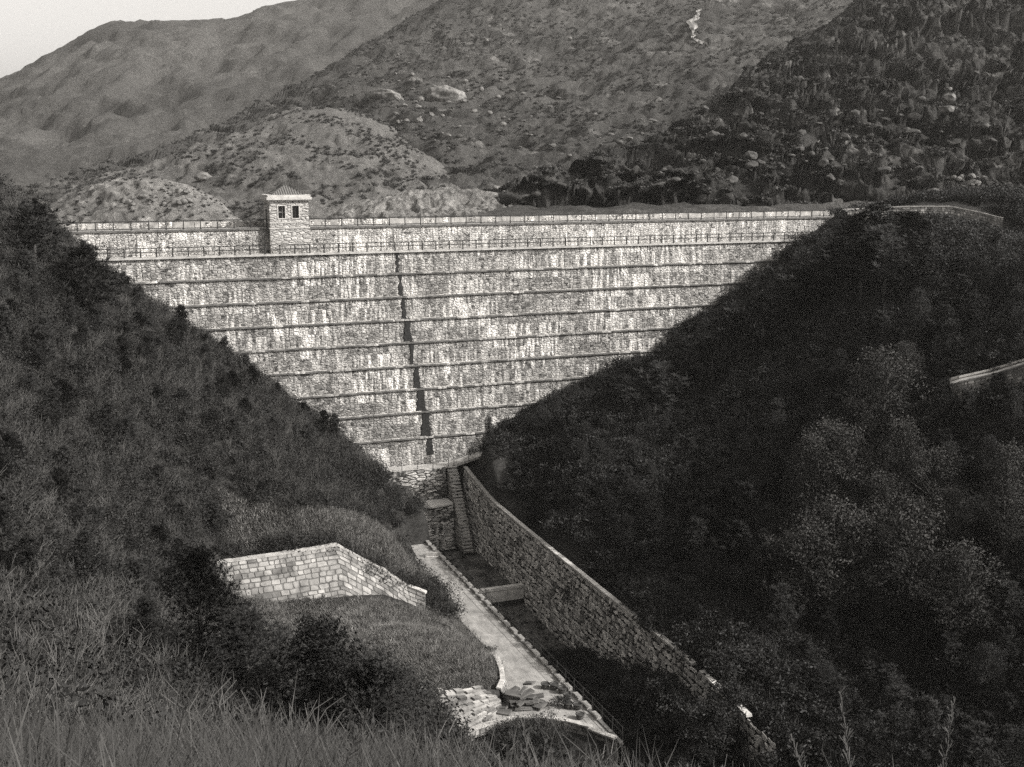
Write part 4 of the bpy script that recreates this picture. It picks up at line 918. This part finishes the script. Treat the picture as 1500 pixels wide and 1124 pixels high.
# tall dry grass on the slope under the viewer
n = 20000; D = 3.0 + 12 * nr.uniform(0, 1, n) ** .8; lat = nr.uniform(-.62, .62, n) * D + nr.normal(0, .3, n)
x = CAM.x + RT.x * lat + FW.x * D; y = CAM.y + RT.y * lat + FW.y * D
tall = grass_mesh('grass', 6, 30, .62, .008, .25, .8); tall2 = grass_mesh('grass', 8, 30, .45, .008, .28, 1.5)
dens = .75 - .6 * sm(-.12, .15, lat / D); dens = dens * (.2 + 1.1 * sm(-.3, .5, fbm(x, y, 2.6, 3))); k = nr.uniform(0, 1, n) < dens; x, y, D = x[k], y[k], D[k]; h_ = len(x) // 2
sz = np.clip(1.15 - .1 * np.sin(x * .9 + y * .5), .7, 1.4) * nr.uniform(.5, 1.15, len(x))
scatter('grass', tall, np.stack([x[:h_], y[:h_], zt(x[:h_], y[:h_])], 1), 1, 1, sc_arr=sz[:h_]); scatter('grass', tall2, np.stack([x[h_:], y[h_:], zt(x[h_:], y[h_:])], 1), 1, 1, sc_arr=sz[h_:])

for me, n, lo_, hi_ in ((shrub_mesh('shrub', 61, 'brush_leaf', 1, 460, 40, .07, .9, 'bark'), 3600, -.6, .2), (shrub_mesh('shrub', 62, 'dark_leaf', 1, 700, 40, .07, .9), 2200, -.1, .62)):
    D = 2.6 + 26 * nr.uniform(0, 1, n) ** .9; lat = nr.uniform(lo_, hi_, n) * D; x = CAM.x + RT.x * lat + FW.x * D; y = CAM.y + RT.y * lat + FW.y * D
    scatter('undergrowth', me, np.stack([x, y, zt(x, y)], 1), 1, 1, sc_arr=np.clip(.09 + D * .022, .13, .6) * nr.uniform(.7, 1.2, n))
# scrub on the far slopes
scr = shrub_mesh('scrub', 9, 'scrub_leaf', 1, 90, 3, .45, .8)
def onhill(G, n, rows=None):
    nyy, nxx = G.shape[:2]; ar = np.linalg.norm(np.cross(G[1:, :-1] - G[:-1, :-1], G[:-1, 1:] - G[:-1, :-1]), axis=-1).ravel(); ij = nr.choice(len(ar), n, p=ar / ar.sum()); i = ij // (nxx - 1); j = ij % (nxx - 1); t = nr.uniform(0, 1, (n, 1)); s = nr.uniform(0, 1, (n, 1))
    return (G[i, j] * (1 - t) + G[i + 1, j] * t) * (1 - s) + (G[i, j + 1] * (1 - t) + G[i + 1, j + 1] * t) * s
def clump(P, sc, th):
    return fbm(P[:, 0] + P[:, 2], P[:, 1] + P[:, 2] * .5, sc, 4, 4) > th
P = onhill(GM, 90000); P = P[(seen(P, 20)) & clump(P, 45, -.15)]; scatter('scrub', scr, P, .4, 1.7, zs=(.5, .9))
P = onhill(GS, 12000); P = P[clump(P, 30, .0)]; scatter('scrub', scr, P, .25, .9)
P = onhill(GR, 26000); P = P[seen(P, 20)& clump(P, 20, .0)]; scatter('scrub', scr, P, .4, 1.5, zs=(.5, .9))
P = onhill(GK, 700); scatter('scrub', scr, P, .2, .5)

# ------------------------------------------------------------------ individual trees and bushes
PN = [pine_meshes(4.2, 21, 1.0), pine_meshes(5.0, 22, 1.1, .36), pine_meshes(3.4, 23, .9, .5)]
LF = [leafy_meshes(5.5, 31, .30, 110, 70, .11), leafy_meshes(4.5, 32, .38, 110, 70, .11), leafy_meshes(6.5, 33, .24, 120, 70, .11, .5)]
for t, l in PN: t.materials.append(M['bark']); l.materials.append(M['pine_needle'])
for t, l in LF: t.materials.append(M['bark']); l.materials.append(M['pale_leaf'])
PL = []
for t, l in PN: l2 = l.copy(); l2.materials.clear(); l2.materials.append(M['left_needle']); PL.append((t, l2))
LD = []
for t, l in LF: l2 = l.copy(); l2.name = 'foliage'; l2.materials.clear(); l2.materials.append(M['dark_leaf']); LD.append((t, l2))
BR = [bare_meshes(4.0, 41), bare_meshes(3.2, 42)]
for b_ in BR: b_.materials.append(M['twig'])
def tree(name, pair, x, y, s, label, cat='tree', group=None, zs=1.0, sink=.15, z=None):
    r_ = empty(name, (x, y, (float(zt(x, y)) if z is None else z) - sink), rnd.uniform(0, 6.28), s); r_.scale = (s, s, s * zs); tag(r_, label, cat, group)
    if isinstance(pair, tuple):
        link('trunk', pair[0], r_); link('crown', pair[1], r_)
    else: link('limbs', pair, r_)
    return r_
rnd.seed(99)
def place(n, x0, x1, y0, y1, mind, fn, tries=6000):
    out = []
    for _ in range(tries):
        if len(out) >= n: break
        x = rnd.uniform(x0, x1); y = rnd.uniform(y0, y1)
        if bool(clear(np.array(x), np.array(y))) or not fn(x, y): continue
        if not seen(np.array([[x, y, 0.]]), 3)[0]: continue
        if any((x - a) ** 2 + (y - c) ** 2 < mind ** 2 for a, c in out): continue
        out.append((x, y))
    return out
for x, y in place(115, -54, -10, -75, -1, 2.0, lambda x, y: (x < -11 - (-y) * .45) and not inpoly(np.array(x), np.array(y), LAWN2)):
    tree('pine_tree', PL[rnd.randrange(3)], x, y, rnd.uniform(.5, .95), 'young pine among the brush covering the left hillside', 'pine', 'young pines on the left hillside')
for x, y in place(285, 4.5, 62, -82, -4, 2.2, lambda x, y: (x > 8.5 + max(0, (-y - 50)) * .02) and not (x > 48 and y > -32)):
    k = rnd.randrange(5); nearf = .62 if y > -30 else 1.0
    if k < 4: tree('pine_tree', PN[k % 3], x, y, rnd.uniform(.65, 1.2) * nearf, 'dark pine in the dense wood covering the right hillside', 'pine', 'dark pines of the right hillside wood')
    else: tree('broadleaf_tree', LD[rnd.randrange(3)], x, y, rnd.uniform(.55, .95) * nearf, 'dark round leafy tree in the wood on the right hillside', 'tree', 'dark leafy trees of the right hillside wood')
def onto(px, py, D): p = W(px, py, D); return p.x, p.y
def tree_px(name, pair, px, py_top, D, h0, label, cat='tree', group=None, wide=1.0):
    """a tree whose top is seen at (px, py_top) from D metres; it stands on the ground there"""
    p = W(px, py_top, D); zg = float(zt(p.x, p.y)) - .15; H = p.z - zg; s = max(H, 1.0) / h0; r_ = tree(name, pair, p.x, p.y, s, label, cat, group, 1, z=zg + .15); r_.scale = (s * wide, s * wide, s); return r_
for (px, py, D, k) in [(1330,505,112,0),(1300,515,108,1),(1215,622,102,2),(1195,640,100,2),(1245,632,100,0),(1180,760,92,1),(1225,740,92,1),(1270,760,92,1),(1325,620,98,2),(1300,700,95,0),(1370,660,96,1),(1400,720,92,0),(1480,660,90,2),(1340,740,90,1),(1150,790,92,1),(1420,800,86,1)]:
    tree_px('broadleaf_tree', LF[k], px, py, D, (5.5, 4.5, 6.5)[k], 'tall leafy tree with light foliage in the lower right wood', 'tree', 'light leaved trees in the lower right wood')
PB = pine_meshes(4.6, 51, 2.2, .42, .13); PB[0].materials.append(M['bark']); PB[1].materials.append(M['pine_needle'])
tree_px('pine_tree', PB, 288, 815, 46, 4.6, 'big dark bushy pine in front of the pale block wall', 'pine', wide=1.05)
tree_px('pine_tree', PB, 462, 920, 42, 4.6, 'mid sized dark pine in front of the grass mound', 'pine', wide=1.1)
tree_px('pine_tree', PB, 545, 975, 40, 4.6, 'small dark pine beside the slanting stone paving', 'pine', wide=1.2)
tree_px('pine_tree', PB, 215, 880, 44, 4.6, 'dark pine left of the biggest pine with a bare trunk below', 'pine', wide=1.1)
tree_px('pine_tree', PB, 360, 905, 44, 4.6, 'dark pine standing low between the biggest and the mid sized pine', 'pine', wide=1.5)
tree_px('pine_tree', PN[1], 1290, 303, 137, 5.0, 'broad dark tree crowning the ridge at the right end of the dam', 'pine', wide=2.0)
for px, py, D, k in [(1255,322,138,0),(1330,318,136,2),(1225,345,138,1),(1300,340,132,0),(1195,372,139,2),(1265,360,134,1),(1160,402,139,0),(1120,436,138,1),(1085,462,138,2),(1045,494,138,0),(1000,520,138,1),(960,540,136,2),(915,555,136,0),(1350,352,130,1)]:
    tree_px('pine_tree', PN[k], px, py, D, (4.2, 5.0, 3.4)[k], 'dark full pine in the row on the skyline sloping down beside the dam', 'pine', 'pines along the right skyline', wide=1.5)
tree_px('broadleaf_tree', LD[2], 716, 612, 138.5, 6.5, 'slender dark tree against the dam where the sloping path climbs', 'tree', wide=.6)
tree_px('broadleaf_tree', LD[1], 790, 596, 137, 4.5, 'dense dark tree right of the slender tree at the dam foot', 'tree', wide=1.0)
tree_px('pine_tree', PN[0], 120, 370, 112, 4.2, 'ragged dark pine overlapping the left end of the dam walkway', 'pine', wide=1.5)
tree_px('pine_tree', PN[2], 45, 310, 112, 3.4, 'dark pine highest on the left hillside beside the dam', 'pine', wide=1.6)
for px, py, D in [(150,850,70),(320,745,92),(405,668,112),(60,780,80),(230,500,115),(370,690,108),(140,760,84),(330,600,112),(180,640,100),(260,820,84),(480,740,112),(90,680,86),(430,620,117),(520,720,118),(210,720,92)]:
    p = onto(px, py, D); tree('bare_tree', BR[rnd.randrange(2)], p[0], p[1], rnd.uniform(.8, 1.25), 'leafless pale branched tree standing in the left hillside brush', 'bare tree', 'leafless trees on the left hillside')
for x, y in place(34, -54, -11, -80, -6, 3.2, lambda x, y: True):
    tree('bare_tree', BR[rnd.randrange(2)], x, y, rnd.uniform(.7, 1.15), 'leafless pale branched tree standing in the left hillside brush', 'bare tree', 'leafless trees on the left hillside')
for k in range(60):
    v_ = rnd.uniform(24, 47); x = rnd.uniform(-3.4, 2.4) if v_ > 30 else rnd.uniform(-3.5, .5); o = bpy.data.objects.new('rock', RK[rnd.randrange(6)]); COL.objects.link(o); sz_ = rnd.uniform(.15, .55)
    o.location = (x, -v_, float(np.interp(v_, [6.5, 22.6, 23.1, 60, 90], [-9.55, -9.7, -10.5, -11.4, -13])) + .1); o.scale = (sz_, sz_ * rnd.uniform(.6, 1.1), sz_ * .7); o.rotation_euler = (0, 0, rnd.uniform(0, 6)); tag(o, 'loose pale rock lying on the stream bed below the weir', 'rock', 'rocks on the stream bed')
# dark bushes near the road end and on the slope
def bush(x, y, s, label, me=shC, z=None):
    o = bpy.data.objects.new('bush', me); COL.objects.link(o); o.location = (x, y, (float(zt(x, y)) if z is None else z)); o.scale = (s, s, s * 1.3); o.rotation_euler = (0, 0, rnd.uniform(0, 6)); tag(o, label, 'bush'); return o
bush(-6.3, -53.4, .75, 'upright dark bush beside the round pots at the road end', z=-7.0)
bush(-8.3, -41.2, .7, 'small dark bush at the tip of the curved wall by the road')
bush(-9.6, -20.5, .6, 'small round dark bush beside the upper part of the road')
bush(-16.5, -53.5, .55, 'dark round bush growing out of the slanting stone paving')

# tall reed stems close to the viewer
def reed(px, py, D, lean, h, label):
    rnd.seed(int(px)); p = W(px, py, D); zg = float(zt(p.x, p.y)); m = MB(); H = max(p.z - zg, h); P = []
    for k in range(9): t = k / 8; P.append(Vector((lean * t * t, 0, H * t)))
    for k in range(8): m.tube(P[k], P[k+1], .007 * (1 - k * .09), .007 * (1 - (k + 1) * .09), 5)
    for k in range(60):
        t = rnd.uniform(.72, 1); q = Vector((lean * t * t, 0, H * t)); d = Vector((rnd.gauss(0, .5) + lean * .6, rnd.gauss(0, .5), 1)).normalized(); e = d.orthogonal() * .003; l = .09 * (1.2 - t) * 2
        m.quad(q - e, q + e, q + d * l + e, q + d * l - e)
    for k in range(5):
        t = rnd.uniform(.1, .5); q = P[0].lerp(P[-1], t); q = Vector((lean * t * t, 0, H * t)); d = Vector((rnd.choice((-1, 1)) * rnd.uniform(.3, .8), rnd.gauss(0, .3), 1)).normalized(); e = Vector((0, .006, 0)) + d.orthogonal() * .004
        m.quad(q - e, q + e, q + d * .25 + e * .7, q + d * .25 - e * .7); m.quad(q + d * .25 - e * .7, q + d * .25 + e * .7, q + d * .42 + Vector((d.x * .1, 0, -.06)))
    o = m.build('reed', M['dry_grass']); o.location = (p.x, p.y, zg); o.rotation_euler = (0, 0, -YAW); tag(o, label, 'reed')
reed(1285, 1010, 5.2, -.18, 1.2, 'tallest feathery reed stem in the lower right foreground'); reed(1375, 1030, 5.6, .08, 1.2, 'upright thin reed stem in the lower right corner')
reed(1255, 1085, 5.0, -.3, .8, 'short drooping reed stem at the bottom edge near the right'); reed(800, 1060, 5.5, -.12, 1.0, 'pale leaning reed stem at the bottom edge below the pots'); reed(455, 1045, 6.5, .35, 1.0, 'pale straight stalk leaning right over the foreground grass')

# ------------------------------------------------------------------ camera, sun, sky, air
cd = bpy.data.cameras.new('camera'); co_ = bpy.data.objects.new('camera', cd); COL.objects.link(co_); co_.location = CAM
cd.sensor_width = 36; cd.lens = F / 1500 * 36; cd.clip_end = 12000; cd.clip_start = .2; co_.rotation_euler = (math.pi / 2 - PITCH, 0, -YAW); SC.camera = co_
SUN = Vector((.66, -.50, .56)).normalized()
ld = bpy.data.lights.new('sun', 'SUN'); ld.energy = 3.4; ld.angle = R(.5); ld.color = (1, .98, .95); lo = bpy.data.objects.new('sun', ld); COL.objects.link(lo)
lo.rotation_euler = SUN.to_track_quat('Z', 'Y').to_euler(); lo.location = (60, -60, 120)
wd = bpy.data.worlds.new('World'); SC.world = wd; wd.use_nodes = True; t = wd.node_tree; bg = t.nodes['Background']
sk = t.nodes.new('ShaderNodeTexSky'); sk.sky_type = 'NISHITA'; sk.sun_disc = False; sk.sun_elevation = math.asin(SUN.z); sk.sun_rotation = math.atan2(SUN.x, SUN.y); sk.dust_density = 4; sk.air_density = 1.2
bwn = t.nodes.new('ShaderNodeRGBToBW'); cc = t.nodes.new('ShaderNodeCombineColor'); t.links.new(sk.outputs[0], bwn.inputs[0])
for i, f in enumerate((1.0, .975, .945)):
    mm_ = t.nodes.new('ShaderNodeMath'); mm_.operation = 'MULTIPLY'; mm_.inputs[1].default_value = f; t.links.new(bwn.outputs[0], mm_.inputs[0]); t.links.new(mm_.outputs[0], cc.inputs[i])
t.links.new(cc.outputs[0], bg.inputs[0]); bg.inputs[1].default_value = .15
HAZE = 0.0001
if HAZE:
    b = MB(); b.box(-3600, 3600, -2000, 4000, -31, 900); hz = b.mesh('haze'); hm = bpy.data.materials.new('haze'); hm.use_nodes = True; hn = hm.node_tree; hn.nodes.clear()
    o_ = hn.nodes.new('ShaderNodeOutputMaterial'); pv = hn.nodes.new('ShaderNodeVolumePrincipled'); pv.inputs['Color'].default_value = (.9, .87, .82, 1); pv.inputs['Density'].default_value = HAZE; pv.inputs['Anisotropy'].default_value = .2
    hn.links.new(pv.outputs[0], o_.inputs['Volume']); link('haze', hz, None, [hm])['kind'] = 'stuff'
SC.view_settings.view_transform = 'Standard'; SC.view_settings.look = 'None'; SC.view_settings.exposure = 1.0; SC.view_settings.gamma = 1
SC.cycles.use_denoising = False; SC.cycles.max_bounces = 4; SC.cycles.diffuse_bounces = 2; SC.cycles.volume_bounces = 0
